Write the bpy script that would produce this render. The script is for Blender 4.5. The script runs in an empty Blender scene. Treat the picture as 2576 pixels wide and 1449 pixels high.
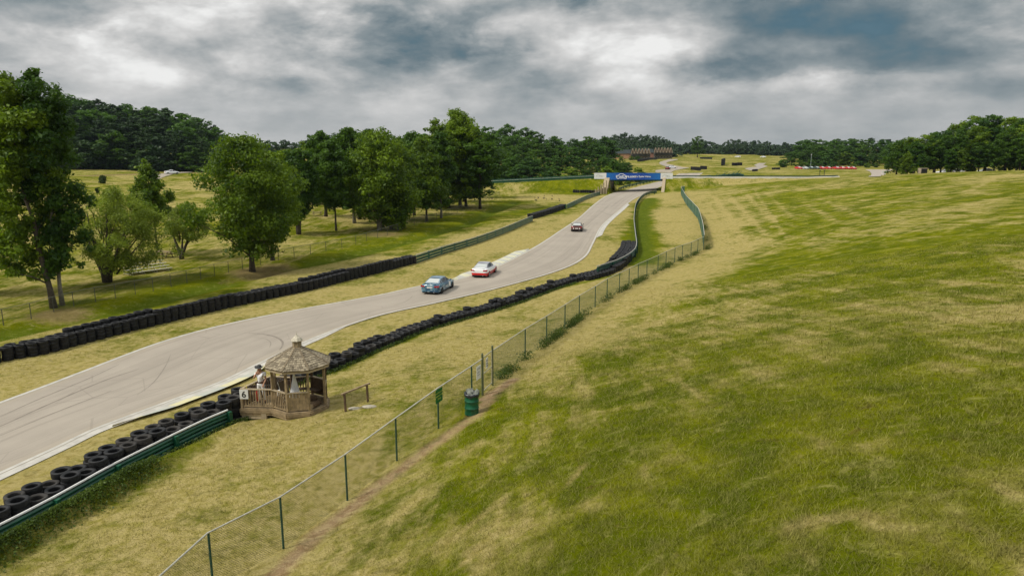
import bpy, bmesh, math, random
import numpy as np
from mathutils import Vector, Matrix
R = math.radians
sc = bpy.context.scene
C = sc.collection
# ------------------------------------------------------------------ camera
PITCH = 11.19; CAMZ = 13.0; FPX = 1783.4; CX = 1288.0; CY = 724.5
cam = bpy.data.cameras.new('camera'); camo = bpy.data.objects.new('camera', cam); C.objects.link(camo)
camo.location = (0, 0, CAMZ); camo.rotation_euler = (R(90 - PITCH), 0, 0)
cam.sensor_width = 36; cam.lens = 36 * 1800 / 2600; cam.clip_start = 0.1; cam.clip_end = 6000
sc.camera = camo
# ------------------------------------------------------------------ exposure
sc.view_settings.view_transform = 'Standard'; sc.view_settings.look = 'None'
sc.view_settings.exposure = 0.22; sc.view_settings.gamma = 1.0
# ------------------------------------------------------------------ sun
SUN_EL = 48; SUN_AZ = -112          # azimuth measured from the view direction, negative = from the left
sl = bpy.data.lights.new('sun', 'SUN'); sl.energy = 2.9; sl.angle = R(10); sl.color = (1.0, 0.95, 0.86)
so = bpy.data.objects.new('sun', sl); C.objects.link(so)
sdir = Vector((math.sin(R(SUN_AZ)) * math.cos(R(SUN_EL)), math.cos(R(SUN_AZ)) * math.cos(R(SUN_EL)), math.sin(R(SUN_EL))))
so.rotation_euler = sdir.to_track_quat('Z', 'Y').to_euler()

# ------------------------------------------------------------------ node helper
class NT:
    def __init__(s, tree): s.t = tree; s.n = tree.nodes; s.l = tree.links
    def new(s, typ, **kw):
        nd = s.n.new(typ)
        for k, v in kw.items(): setattr(nd, k, v)
        return nd
    def put(s, sock, v):
        if isinstance(v, bpy.types.NodeSocket): s.l.new(v, sock)
        elif v is not None:
            if hasattr(sock, 'default_value'):
                try: sock.default_value = v
                except Exception: sock.default_value = (*v, 1.0) if len(v) == 3 else v
    def math(s, op, a, b=None, c=None, clamp=False):
        nd = s.new('ShaderNodeMath', operation=op, use_clamp=clamp)
        s.put(nd.inputs[0], a)
        if b is not None: s.put(nd.inputs[1], b)
        if c is not None: s.put(nd.inputs[2], c)
        return nd.outputs[0]
    def vmath(s, op, a, b=None):
        nd = s.new('ShaderNodeVectorMath', operation=op); s.put(nd.inputs[0], a)
        if b is not None: s.put(nd.inputs[1], b)
        return nd.outputs[0]
    def mix(s, f, a, b, mode='MIX'):
        nd = s.new('ShaderNodeMix', data_type='RGBA', blend_type=mode); nd.clamp_factor = True
        s.put(nd.inputs[0], f); s.put(nd.inputs[6], a); s.put(nd.inputs[7], b)
        return nd.outputs[2]
    def noise(s, vec, scale, detail=4, rough=.55, dist=0, out=0):
        nd = s.new('ShaderNodeTexNoise'); s.put(nd.inputs['Vector'], vec)
        nd.inputs['Scale'].default_value = scale; nd.inputs['Detail'].default_value = detail
        nd.inputs['Roughness'].default_value = rough; nd.inputs['Distortion'].default_value = dist
        return nd.outputs[out]
    def ramp(s, fac, stops, interp='LINEAR'):
        nd = s.new('ShaderNodeValToRGB'); s.put(nd.inputs[0], fac); cr = nd.color_ramp; cr.interpolation = interp
        while len(cr.elements) > 1: cr.elements.remove(cr.elements[0])
        cr.elements[0].position = stops[0][0]; cr.elements[0].color = (*stops[0][1], 1)
        for p, c in stops[1:]:
            e = cr.elements.new(p); e.color = (*c, 1)
        return nd.outputs[0]
    def smooth(s, v, lo, hi):
        nd = s.new('ShaderNodeMapRange', interpolation_type='SMOOTHSTEP'); s.put(nd.inputs[0], v)
        nd.inputs[1].default_value = lo; nd.inputs[2].default_value = hi
        return nd.outputs[0]
    def mapping(s, vec, scale=(1, 1, 1), rot=(0, 0, 0)):
        nd = s.new('ShaderNodeMapping'); s.put(nd.inputs['Vector'], vec)
        nd.inputs['Scale'].default_value = scale; nd.inputs['Rotation'].default_value = rot
        return nd.outputs[0]

# ------------------------------------------------------------------ world: sky behind layered cloud
TH = R(PITCH); ST, CT = math.sin(TH), math.cos(TH)
def raydir(u, v):
    a = (u - CX) / FPX; b = -(v - CY) / FPX
    return (a, CT + b * ST, -ST + b * CT)
w = bpy.data.worlds.new('World'); sc.world = w; w.use_nodes = True
n = NT(w.node_tree); n.n.clear()
wo = n.new('ShaderNodeOutputWorld'); bg = n.new('ShaderNodeBackground')
sky = n.new('ShaderNodeTexSky', sky_type='NISHITA'); sky.sun_disc = False
sky.sun_elevation = R(SUN_EL); sky.sun_rotation = R(SUN_AZ)
tc = n.new('ShaderNodeTexCoord'); sp = n.new('ShaderNodeSeparateXYZ'); n.put(sp.inputs[0], tc.outputs['Generated'])
az = n.math('ARCTAN2', sp.outputs[0], sp.outputs[1]); el = n.math('ARCSINE', sp.outputs[2])
cb = n.new('ShaderNodeCombineXYZ'); n.put(cb.inputs[0], az); n.put(cb.inputs[1], n.math('MULTIPLY', el, 2.1)); n.put(cb.inputs[2], 0.37)
P = cb.outputs[0]
wob = n.noise(P, 7.0, 7, .62, .3, out=1)
wobv = n.vmath('MULTIPLY', n.vmath('SUBTRACT', wob, (.5, .5, .5)), (.26, .085, 0))
sw = n.new('ShaderNodeSeparateXYZ'); n.put(sw.inputs[0], wobv)
azw = n.math('ADD', az, sw.outputs[0]); elw = n.math('ADD', el, sw.outputs[1])
n1 = n.noise(P, 4.6, 8, .54, .12); n2 = n.noise(P, 13.0, 6, .58, .1)
val = n.math('ADD', n.math('MULTIPLY', n.math('SUBTRACT', n1, .5), 2.3), n.math('MULTIPLY', n.math('SUBTRACT', n2, .5), .55))
val = n.math('ADD', val, .60)
LOBES = [(1130, 112, 140, 46, -.55), (960, 85, 150, 45, -.25), (2280, 135, 380, 50, -.22), (2050, 62, 260, 45, -.12), (1830, 165, 160, 32, -.28),
         (1400, 8, 110, 26, -.40), (760, 215, 190, 24, -.22), (90, 40, 160, 60, -.20), (560, 90, 210, 75, .38), (930, 20, 160, 28, .25),
         (1310, 140, 110, 40, .12), (1450, 80, 110, 50, .08), (2540, 70, 90, 60, .20), (2100, 205, 260, 22, .22), (1600, 215, 250, 26, .10),
         (520, 200, 200, 30, .10), (1150, 300, 500, 30, .10), (300, 60, 120, 50, .18), (1800, 20, 200, 30, .05), (200, 170, 160, 40, .05)]
for (u, v, su, sv, am) in LOBES:
    d = raydir(u, v); L = math.sqrt(sum(q * q for q in d))
    a0 = math.atan2(d[0], d[1]); e0 = math.asin(d[2] / L)
    dx = n.math('DIVIDE', n.math('SUBTRACT', azw, a0), su / FPX); dy = n.math('DIVIDE', n.math('SUBTRACT', elw, e0), sv / FPX)
    r2 = n.math('ADD', n.math('MULTIPLY', dx, dx), n.math('MULTIPLY', dy, dy))
    g = n.math('EXPONENT', n.math('MULTIPLY', r2, -1.0))
    val = n.math('MULTIPLY_ADD', g, am, val)
# thin layered haze of cloud low over the horizon
lowm = n.smooth(el, .12, .01)
band = n.noise(n.mapping(P, (1, 3.2, 1)), 3.0, 5, .5, .1)
lowv = n.math('ADD', n.math('MULTIPLY', band, .55), .40)
val = n.math('ADD', n.math('MULTIPLY', val, n.math('SUBTRACT', 1, n.math('MULTIPLY', lowm, .7))), n.math('MULTIPLY', lowv, n.math('MULTIPLY', lowm, .7)))
cloud = n.ramp(val, [(0, (.05, .11, .145)), (.2, (.135, .18, .205)), (.40, (.23, .265, .28)), (.58, (.36, .375, .38)), (.76, (.52, .52, .515)), (.95, (.74, .74, .73))])
lp = n.math('ADD', 1.0, n.math('MULTIPLY', n.smooth(el, .25, 1.1), 1.25))
cloud = n.mix(1.0, cloud, lp, 'MULTIPLY')
skyc = n.mix(1.0, sky.outputs[0], (.10, .10, .10), 'MULTIPLY')
gap = n.smooth(val, .22, -.1)
col = n.mix(n.math('MULTIPLY', gap, .12), cloud, skyc)
n.put(bg.inputs['Color'], col); bg.inputs['Strength'].default_value = 1.0
n.l.new(bg.outputs[0], wo.inputs[0])

# ------------------------------------------------------------------ terrain
def atz(u, v, z):
    d = raydir(u, v); D = (z - CAMZ) / d[2]
    return (d[0] * D, d[1] * D, z)
CP = []
def cp(u, v, z): CP.append(atz(u, v, z))
for q in [(0, 1190, .05), (0, 1010, 0), (300, 900, 0), (600, 960, .05), (700, 800, 0), (1000, 790, 0), (1100, 740, 0), (1300, 720, 0), (1250, 680, 0), (1450, 585, 0),
          (1500, 650, 0), (1560, 520, 0), (1480, 500, 0), (1620, 480, 0), (1600, 492, 0), (0, 930, 0), (300, 850, 0), (700, 740, 0), (1000, 680, 0), (1200, 600, 0), (1350, 560, 0), (1450, 500, 0),
          (0, 840, -.1), (200, 790, 0), (450, 720, 0), (700, 660, 0), (900, 620, 0), (1050, 590, 0), (1200, 530, 0), (1300, 500, 0), (1250, 486, .1),
          (100, 730, 0), (270, 710, 0), (450, 650, 0), (600, 640, 0), (850, 585, 0), (950, 560, .1), (1100, 530, .2), (1190, 495, .3), (1050, 520, .6), (900, 545, .5), (750, 570, .3),
          (0, 640, .6), (200, 620, .4), (450, 560, .8), (600, 560, .6), (240, 520, 2.0), (500, 500, 2.0), (230, 455, 4.4), (440, 455, 3.6), (540, 450, 3.9), (440, 437, 4.4), (330, 437, 5.0), (60, 470, 4.0), (700, 500, 1.8), (850, 500, 1.5),
          (450, 437, 4.4), (520, 435, 4.6),
          # verge between fence and track
          (0, 1320, .15), (300, 1180, .15), (600, 1030, .15), (830, 925, .15), (1000, 855, .1), (1300, 760, .1), (1500, 700, .1), (1590, 660, 0),
          (100, 1420, .55), (300, 1300, .6), (527, 1440, 1.0), (712, 1382, 1.0), (873, 1262, 1.0), (998, 1163, 1.35), (1103, 1080, 1.95), (1186, 1037, 2.25), (1213, 994, 1.95), (1320, 895, 1.2), (1490, 782, .7), (1630, 700, .3), (1770, 630, .2),
          (620, 1065, .55), (760, 1050, .85), (900, 1030, 1.15), (950, 1000, 1.2), (1000, 930, .8), (1100, 870, .5), (700, 1180, .9), (1200, 830, .4),
          (1680, 560, .1), (1720, 510, .3), (1660, 600, 0), (1640, 520, 0), (1700, 488, .5), (1765, 560, .5), (1740, 520, .6),
          # near hill
          (1000, 1449, 2.4), (1500, 1449, 4.9), (2000, 1449, 6.4), (2576, 1449, 7.4), (1500, 1150, 4.3), (2000, 1150, 6.2), (2576, 1150, 7.5), (1250, 1200, 2.9), (1300, 1050, 2.9),
          (1400, 960, 2.6), (1500, 900, 3.0), (2000, 900, 5.6), (2576, 900, 7.3), (1700, 760, 2.1), (2000, 760, 4.2), (2576, 760, 6.9), (1850, 640, .9), (1900, 620, 1.5), (2200, 620, 4.6), (2576, 620, 7.0),
          (1850, 540, 1.5), (2000, 540, 3.1), (2300, 540, 5.9), (2576, 540, 7.4), (1800, 495, 1.6), (2000, 475, 3.9), (2300, 470, 6.4), (2576, 470, 8.1), (1600, 820, 1.6)]:
    cp(*q)
def cpd(u, v, D):
    d = raydir(u, v); CP.append((d[0] * D, d[1] * D, CAMZ + d[2] * D))
for q in [(2576, 431, 125), (2700, 431, 130), (2300, 443, 150), (2100, 453, 168), (1900, 471, 186), (1750, 484, 196),
          (2300, 437, 178), (2450, 433, 178), (2576, 429, 178), (2210, 445, 215), (2230, 436, 260), (2150, 425, 340), (1950, 432, 300), (2080, 444, 240), (2300, 425, 340),
          (1850, 444, 235), (1750, 444, 240), (1800, 425, 330), (1700, 425, 320), (1660, 405, 430), (1760, 400, 460), (1900, 405, 450), (1800, 388, 620), (1950, 395, 600), (2150, 410, 430), (2400, 410, 430),
          (1600, 402, 520), (1650, 402, 520), (1550, 404, 520), (1700, 388, 650), (1560, 380, 680)]:
    cpd(*q)
for (x, y, z) in [(50, 245, .6), (58, 262, .9), (40, 225, .1), (37, 214, 0), (37, 205, 0), (30, 235, .1), (66, 285, 1.6), (85, 262, 3.0), (75, 320, 3.4),
                  (10, 235, .8), (-30, 240, 1.5), (-80, 240, 2), (0, 300, 3.5), (-60, 320, 5), (-30, 390, 8.5), (20, 390, 8), (55, 330, 3.6), (40, 430, 5), (-150, 330, 6), (-200, 300, 8),
                  (-170, 230, 6), (0, 3, 5), (-4, 8, 3), (-8, 6, 2.4), (-15, 12, 1.2), (8, 4, 7.3), (-20, 8, .8), (-30, 15, .2), (25, 8, 8.2), (60, 20, 9), (120, 60, 9.5), (150, 120, 9), (200, 200, 7),
                  (-60, 30, 0), (-90, 60, 0), (-100, 110, 2), (-150, 120, 5), (-140, 190, 5), (-300, 200, 10), (300, 300, 5), (500, 500, 6), (300, 900, 8), (0, 1000, 10), (-400, 900, 14), (-500, 400, 12), (800, 1000, 8)]:
    CP.append((x, y, z))
for r_ in (4, 20, 100, 500, 1500):
    for s_ in (-1, 1):
        CP.append((s_ * r_ * math.sin(3.1), r_ * math.cos(3.1), 5.5)); CP.append((s_ * r_ * math.sin(2.0), r_ * math.cos(2.0), 5.5 + s_ * 1.5))
CPA = np.array(CP)
def ptrans(x, y):
    r = np.sqrt(x * x + y * y) + 1e-6
    return np.stack([np.arctan2(x, y), np.log(r)], -1)
_Q = ptrans(CPA[:, 0], CPA[:, 1])
def _phi(d2): return np.sqrt(d2 + .05 ** 2)
_d2 = ((_Q[:, None] - _Q[None]) ** 2).sum(-1)
_A = _phi(_d2) - 0.012 * np.eye(len(_Q))
_nq = len(_Q); _M = np.zeros((_nq + 1, _nq + 1)); _M[:_nq, :_nq] = _A; _M[:_nq, _nq] = 1; _M[_nq, :_nq] = 1
_W = np.linalg.solve(_M, np.append(CPA[:, 2], 0))
def poly_dist(x, y, pts):
    """distance to a polyline and position along it"""
    best = np.full(x.shape, 1e9); tt = np.zeros(x.shape); acc = 0
    for (a, b) in zip(pts[:-1], pts[1:]):
        ax, ay = a[0], a[1]; dx, dy = b[0] - ax, b[1] - ay; L2 = dx * dx + dy * dy + 1e-9
        t = np.clip(((x - ax) * dx + (y - ay) * dy) / L2, 0, 1)
        d = np.hypot(x - ax - t * dx, y - ay - t * dy); m = d < best
        best = np.where(m, d, best); tt = np.where(m, acc + t * math.sqrt(L2), tt); acc += math.sqrt(L2)
    return best, tt
DITCH = [atz(u, v, 0)[:2] for u, v in [(-200, 880), (0, 838), (180, 800), (330, 770), (470, 735), (560, 712), (720, 672), (840, 650), (960, 622), (1080, 590), (1180, 560), (1240, 530), (1300, 508)]]
BR_Y = 214.0; BX0, BX1 = 29.3, 45.0
def H(x, y):
    x = np.atleast_1d(np.asarray(x, float)); y = np.atleast_1d(np.asarray(y, float)); sh = x.shape
    x = x.ravel(); y = y.ravel(); out = np.empty(x.shape)
    for i in range(0, len(x), 40000):
        q = ptrans(x[i:i + 40000], y[i:i + 40000])
        d2 = ((q[:, None] - _Q[None]) ** 2).sum(-1)
        out[i:i + 40000] = _phi(d2) @ _W[:_nq] + _W[_nq]
    d, _ = poly_dist(x, y, DITCH)
    out -= .45 * np.exp(-(d / 1.5) ** 2)
    out += .035 * np.sin(x * .9 + .7 * np.sin(y * .35)) * np.sin(y * .7 + 1.3) * np.clip((out - .6), 0, 1)
    # bridge embankment
    top = np.interp(x, [-26, -10, 27, 44, 100, 125], [1.2, 2.2, 4.0, 4.15, 4.0, 3.6])
    dy = np.abs(y - (BR_Y + 4.6)) - 4.4
    prof = top - np.clip(dy, 0, None) / 1.75
    xs_ = x - .26 * (y - BR_Y); inx = ((xs_ < BX0) | (xs_ > BX1)) & (x > -40) & (x < 128)
    e = np.where(inx & (dy < 12), prof, -99)
    out = np.where(e > out, e, out)
    return out.reshape(sh)
def hz(x, y): return float(H([x], [y])[0])
_DS = np.concatenate([np.exp(np.linspace(math.log(5), math.log(900), 900))])
_hit = {}
def on(u, v, lift=0.0):
    """point of the ground seen along a direction (first hit)"""
    k = (u, v, lift)
    if k in _hit: return _hit[k]
    d = raydir(u, v); X = d[0] * _DS; Y = d[1] * _DS; Z = CAMZ + d[2] * _DS
    df = Z - (H(X, Y) + lift); i = np.argmax(df < 0)
    if df[i] >= 0: i = len(_DS) - 1
    t = df[i - 1] / (df[i - 1] - df[i] + 1e-9) if i > 0 else 0
    D = _DS[i - 1] + t * (_DS[i] - _DS[i - 1])
    p = (d[0] * D, d[1] * D, CAMZ + d[2] * D)
    _hit[k] = p
    return p
def far(u, D):
    x = (u - CX) / FPX * D; y = 1.01 * D
    return (x, y, hz(x, y))
def resample(pts, step):
    pts = [Vector(p) for p in pts]; out = [pts[0].copy()]; left = step
    for a, b in zip(pts[:-1], pts[1:]):
        L = (b - a).length; pos = 0
        while L - pos >= left:
            pos += left; out.append(a.lerp(b, pos / L)); left = step
        left -= L - pos
    return out
def catmull(pts, k=8):
    mn = min(len(p) for p in pts); P_ = [np.array(tuple(p)[:mn], float) for p in pts]; P_ = [2 * P_[0] - P_[1]] + P_ + [2 * P_[-1] - P_[-2]]; o = []
    for i in range(1, len(P_) - 2):
        for j in range(k):
            t = j / k
            o.append(.5 * ((2 * P_[i]) + (-P_[i - 1] + P_[i + 1]) * t + (2 * P_[i - 1] - 5 * P_[i] + 4 * P_[i + 1] - P_[i + 2]) * t * t + (-P_[i - 1] + 3 * P_[i] - 3 * P_[i + 1] + P_[i + 2]) * t ** 3))
    o.append(P_[-2]); return o

# ------------------------------------------------------------------ object helpers
def tag(o, label=None, cat=None, group=None, kind=None):
    if label: o['label'] = label
    if cat: o['category'] = cat
    if group: o['group'] = group
    if kind: o['kind'] = kind
    return o
def empty(name, loc, rz=0, **kw):
    o = bpy.data.objects.new(name, None); C.objects.link(o); o.location = loc; o.rotation_euler = (0, 0, rz); o.empty_display_size = .2
    return tag(o, **kw)
def copy_tree(o, parent=None):
    c = o.copy(); C.objects.link(c); c.parent = parent
    for ch in list(o.children): copy_tree(ch, c)
    return c
def nth(i):
    return '%d%s' % (i, 'th' if 10 <= i % 100 <= 20 else {1: 'st', 2: 'nd', 3: 'rd'}.get(i % 10, 'th'))
class MB:
    def __init__(s): s.v = []; s.f = []; s.uv = None
    def quad(s, a, b, c, d): i = len(s.v); s.v += [tuple(a), tuple(b), tuple(c), tuple(d)]; s.f.append((i, i + 1, i + 2, i + 3))
    def tri(s, a, b, c): i = len(s.v); s.v += [tuple(a), tuple(b), tuple(c)]; s.f.append((i, i + 1, i + 2))
    def box(s, c, size, M=None):
        hx, hy, hz_ = size[0] / 2, size[1] / 2, size[2] / 2; i = len(s.v)
        for dx, dy, dz in [(-1, -1, -1), (1, -1, -1), (1, 1, -1), (-1, 1, -1), (-1, -1, 1), (1, -1, 1), (1, 1, 1), (-1, 1, 1)]:
            p = Vector((dx * hx, dy * hy, dz * hz_))
            if M is not None: p = M @ p
            s.v.append(tuple(p + Vector(c)))
        s.f += [tuple(i + k for k in q) for q in [(0, 3, 2, 1), (4, 5, 6, 7), (0, 1, 5, 4), (1, 2, 6, 5), (2, 3, 7, 6), (3, 0, 4, 7)]]
    def beam(s, a, b, wy, wz, up=(0, 0, 1)):
        a = Vector(a); b = Vector(b); x = (b - a); L = x.length
        if L < 1e-6: return
        x.normalize(); y = Vector(up).cross(x)
        if y.length < 1e-4: y = Vector((0, 1, 0)).cross(x)
        y.normalize(); z = x.cross(y); M = Matrix((x, y, z)).transposed()
        s.box((a + b) / 2, (L, wy, wz), M)
    def tube(s, pts, rad, seg=8, cap=True):
        pts = [Vector(p) for p in pts]
        if not hasattr(rad, '__len__'): rad = [rad] * len(pts)
        i0 = len(s.v); prev = None
        for k, p in enumerate(pts):
            t = (pts[min(k + 1, len(pts) - 1)] - pts[max(k - 1, 0)]).normalized()
            ref = prev if prev is not None else (Vector((1, 0, 0)) if abs(t.x) < .9 else Vector((0, 1, 0)))
            y = (ref - t * ref.dot(t)).normalized(); prev = y; z = t.cross(y)
            for j in range(seg):
                a = 2 * math.pi * j / seg; s.v.append(tuple(p + (y * math.cos(a) + z * math.sin(a)) * rad[k]))
        for k in range(len(pts) - 1):
            for j in range(seg):
                j2 = (j + 1) % seg; s.f.append((i0 + k * seg + j, i0 + k * seg + j2, i0 + (k + 1) * seg + j2, i0 + (k + 1) * seg + j))
        if cap:
            s.f.append(tuple(i0 + j for j in range(seg))[::-1]); s.f.append(tuple(i0 + (len(pts) - 1) * seg + j for j in range(seg)))
    def lathe(s, prof, c=(0, 0, 0), seg=16, M=None, close=False):
        i0 = len(s.v); npf = len(prof)
        for (r_, z) in prof:
            for j in range(seg):
                a = 2 * math.pi * j / seg; p = Vector((r_ * math.cos(a), r_ * math.sin(a), z))
                if M is not None: p = M @ p
                s.v.append(tuple(p + Vector(c)))
        rng = npf if close else npf - 1
        for k in range(rng):
            k2 = (k + 1) % npf
            for j in range(seg):
                j2 = (j + 1) % seg; s.f.append((i0 + k * seg + j, i0 + k * seg + j2, i0 + k2 * seg + j2, i0 + k2 * seg + j))
    def prism(s, poly, z0, z1):
        i = len(s.v); m = len(poly)
        s.v += [(p[0], p[1], z0) for p in poly] + [(p[0], p[1], z1) for p in poly]
        s.f.append(tuple(range(i, i + m))[::-1]); s.f.append(tuple(range(i + m, i + 2 * m)))
        for k in range(m): s.f.append((i + k, i + (k + 1) % m, i + m + (k + 1) % m, i + m + k))
    def grid(s, rows):
        i0 = len(s.v); m = len(rows[0])
        for r_ in rows: s.v += [tuple(p) for p in r_]
        for k in range(len(rows) - 1):
            for j in range(m - 1): s.f.append((i0 + k * m + j, i0 + k * m + j + 1, i0 + (k + 1) * m + j + 1, i0 + (k + 1) * m + j))
    def build(s, name, mat, parent=None, smooth=False, loc=None, bevel=0, uvs=None):
        me = bpy.data.meshes.new(name); me.from_pydata(s.v, [], s.f)
        if smooth: me.polygons.foreach_set('use_smooth', [True] * len(me.polygons))
        if uvs is not None:
            uvl = me.uv_layers.new(name='UVMap'); li = np.empty(len(me.loops), int); me.loops.foreach_get('vertex_index', li)
            uvl.data.foreach_set('uv', np.array(uvs, np.float32)[li].ravel())
        me.materials.append(mat); me.update()
        o = bpy.data.objects.new(name, me); C.objects.link(o)
        if parent: o.parent = parent
        if loc: o.location = loc
        if bevel:
            b = o.modifiers.new('bevel', 'BEVEL'); b.width = bevel; b.segments = 2; b.limit_method = 'ANGLE'
        return o

# ------------------------------------------------------------------ materials
MATS = {}
def mat(name, col, rough=.6, metal=0, noise=0, nscale=8, bump=0, bscale=30, spec=.4, col2=None, coat=0):
    if name in MATS: return MATS[name]
    m = bpy.data.materials.new(name); m.use_nodes = True; k = NT(m.node_tree); b = k.n['Principled BSDF']
    b.inputs['Roughness'].default_value = rough; b.inputs['Metallic'].default_value = metal; b.inputs['Specular IOR Level'].default_value = spec
    if coat: b.inputs['Coat Weight'].default_value = coat; b.inputs['Coat Roughness'].default_value = .08
    t = k.new('ShaderNodeTexCoord').outputs['Object']
    if noise or col2:
        f = k.noise(t, nscale, 5, .6); c2 = col2 or tuple(q * (1 - noise) for q in col)
        k.put(b.inputs['Base Color'], k.mix(k.smooth(f, .35, .65), col, c2))
    else: b.inputs['Base Color'].default_value = (*col, 1)
    if bump:
        bn = k.new('ShaderNodeBump'); bn.inputs['Strength'].default_value = bump; bn.inputs['Distance'].default_value = .02
        k.put(bn.inputs['Height'], k.noise(t, bscale, 5, .6)); k.put(b.inputs['Normal'], bn.outputs[0])
    MATS[name] = m; return m
def leaf_mat(name, dark, light, trans=.35):
    m = bpy.data.materials.new(name); m.use_nodes = True; k = NT(m.node_tree); b = k.n['Principled BSDF']; out = k.n['Material Output']
    geo = k.new('ShaderNodeNewGeometry'); oi = k.new('ShaderNodeObjectInfo')
    f = k.noise(geo.outputs['Position'], .55, 4, .6); at_ = k.new('ShaderNodeAttribute', attribute_name='rnd')
    f2 = k.math('ADD', k.math('MULTIPLY', k.math('SUBTRACT', f, .5), 2.0), k.math('MULTIPLY', at_.outputs['Fac'], .85), clamp=False)
    f3 = k.math('ADD', f2, k.math('MULTIPLY', k.math('SUBTRACT', oi.outputs['Random'], .5), .45), clamp=True)
    c = k.mix(f3, dark, light); k.put(b.inputs['Base Color'], c); b.inputs['Roughness'].default_value = .55; b.inputs['Specular IOR Level'].default_value = .25
    tr = k.new('ShaderNodeBsdfTranslucent'); k.put(tr.inputs['Color'], k.mix(.5, c, (light[0] * 1.3, light[1] * 1.4, light[2])))
    ms = k.new('ShaderNodeMixShader'); ms.inputs[0].default_value = trans
    k.l.new(b.outputs[0], ms.inputs[1]); k.l.new(tr.outputs[0], ms.inputs[2]); k.l.new(ms.outputs[0], out.inputs['Surface'])
    return m
LEAF_MAPLE = leaf_mat('leaf_maple', (.030, .070, .003), (.185, .275, .008))
LEAF_DARK = leaf_mat('leaf_dark', (.020, .056, .004), (.085, .165, .008), .35)
LEAF_WILLOW = leaf_mat('leaf_willow', (.08, .12, .010), (.26, .33, .03))
LEAF_PINE = leaf_mat('leaf_pine', (.012, .034, .008), (.045, .090, .016), .25)
LEAF_WOOD = leaf_mat('leaf_wood', (.018, .056, .006), (.085, .175, .012), .35)
LEAF_FAR = leaf_mat('leaf_far', (.018, .040, .016), (.050, .092, .028), .2)
LEAF_WEED = leaf_mat('leaf_weed', (.03, .055, .008), (.10, .15, .02))
BARK = mat('bark', (.085, .068, .048), .9, noise=.5, nscale=5, bump=.6, bscale=14)
BARK_PALE = mat('bark_pale', (.22, .20, .16), .9, noise=.4, nscale=5, bump=.5, bscale=12)
RUBBER = mat('tyre_rubber', (.012, .012, .013), .62, noise=.4, nscale=3, bump=.35, bscale=40, spec=.35)
RUBBER_OLD = mat('tyre_rubber_dusty', (.048, .044, .040), .85, noise=.45, nscale=2, bump=.35, bscale=40, spec=.25)
GREEN_STEEL = mat('green_painted_steel', (.007, .082, .040), .45, noise=.35, nscale=2, spec=.5)
GREEN_DARK = mat('dark_green_steel', (.006, .055, .034), .5, noise=.3, nscale=3)
GALV = mat('galvanised_pipe', (.52, .50, .42), .5, metal=.3, noise=.25, nscale=4)
WHITE_PAINT = mat('white_paint', (.72, .71, .67), .6, noise=.12, nscale=3)
CONCRETE = mat('concrete', (.40, .37, .30), .85, noise=.3, nscale=1.2, bump=.3)
WOOD = mat('weathered_timber', (.31, .228, .125), .85, noise=.38, nscale=4, bump=.4, bscale=18)
WOOD_DARK = mat('dark_timber', (.12, .075, .040), .85, noise=.4, nscale=5, bump=.4, bscale=18)
WOOD_LIGHT = mat('pale_timber', (.40, .32, .205), .8, noise=.25, nscale=4, bump=.3, bscale=20)
BLACK = mat('black_plastic', (.012, .012, .013), .5)
DARKGLASS = mat('dark_glass', (.02, .024, .026), .08, spec=.8)
SILVER_GLASS = mat('reflecting_glass', (.36, .37, .36), .12, spec=.9)
REDLIGHT = mat('tail_light_red', (.35, .01, .015), .25, spec=.7)
CHROME = mat('rim_alloy', (.55, .55, .56), .3, metal=.8)
RED = mat('red_paint', (.55, .012, .012), .3, coat=.6)
WHITE_CAR = mat('white_car_paint', (.80, .80, .80), .3, coat=.6)
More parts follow.
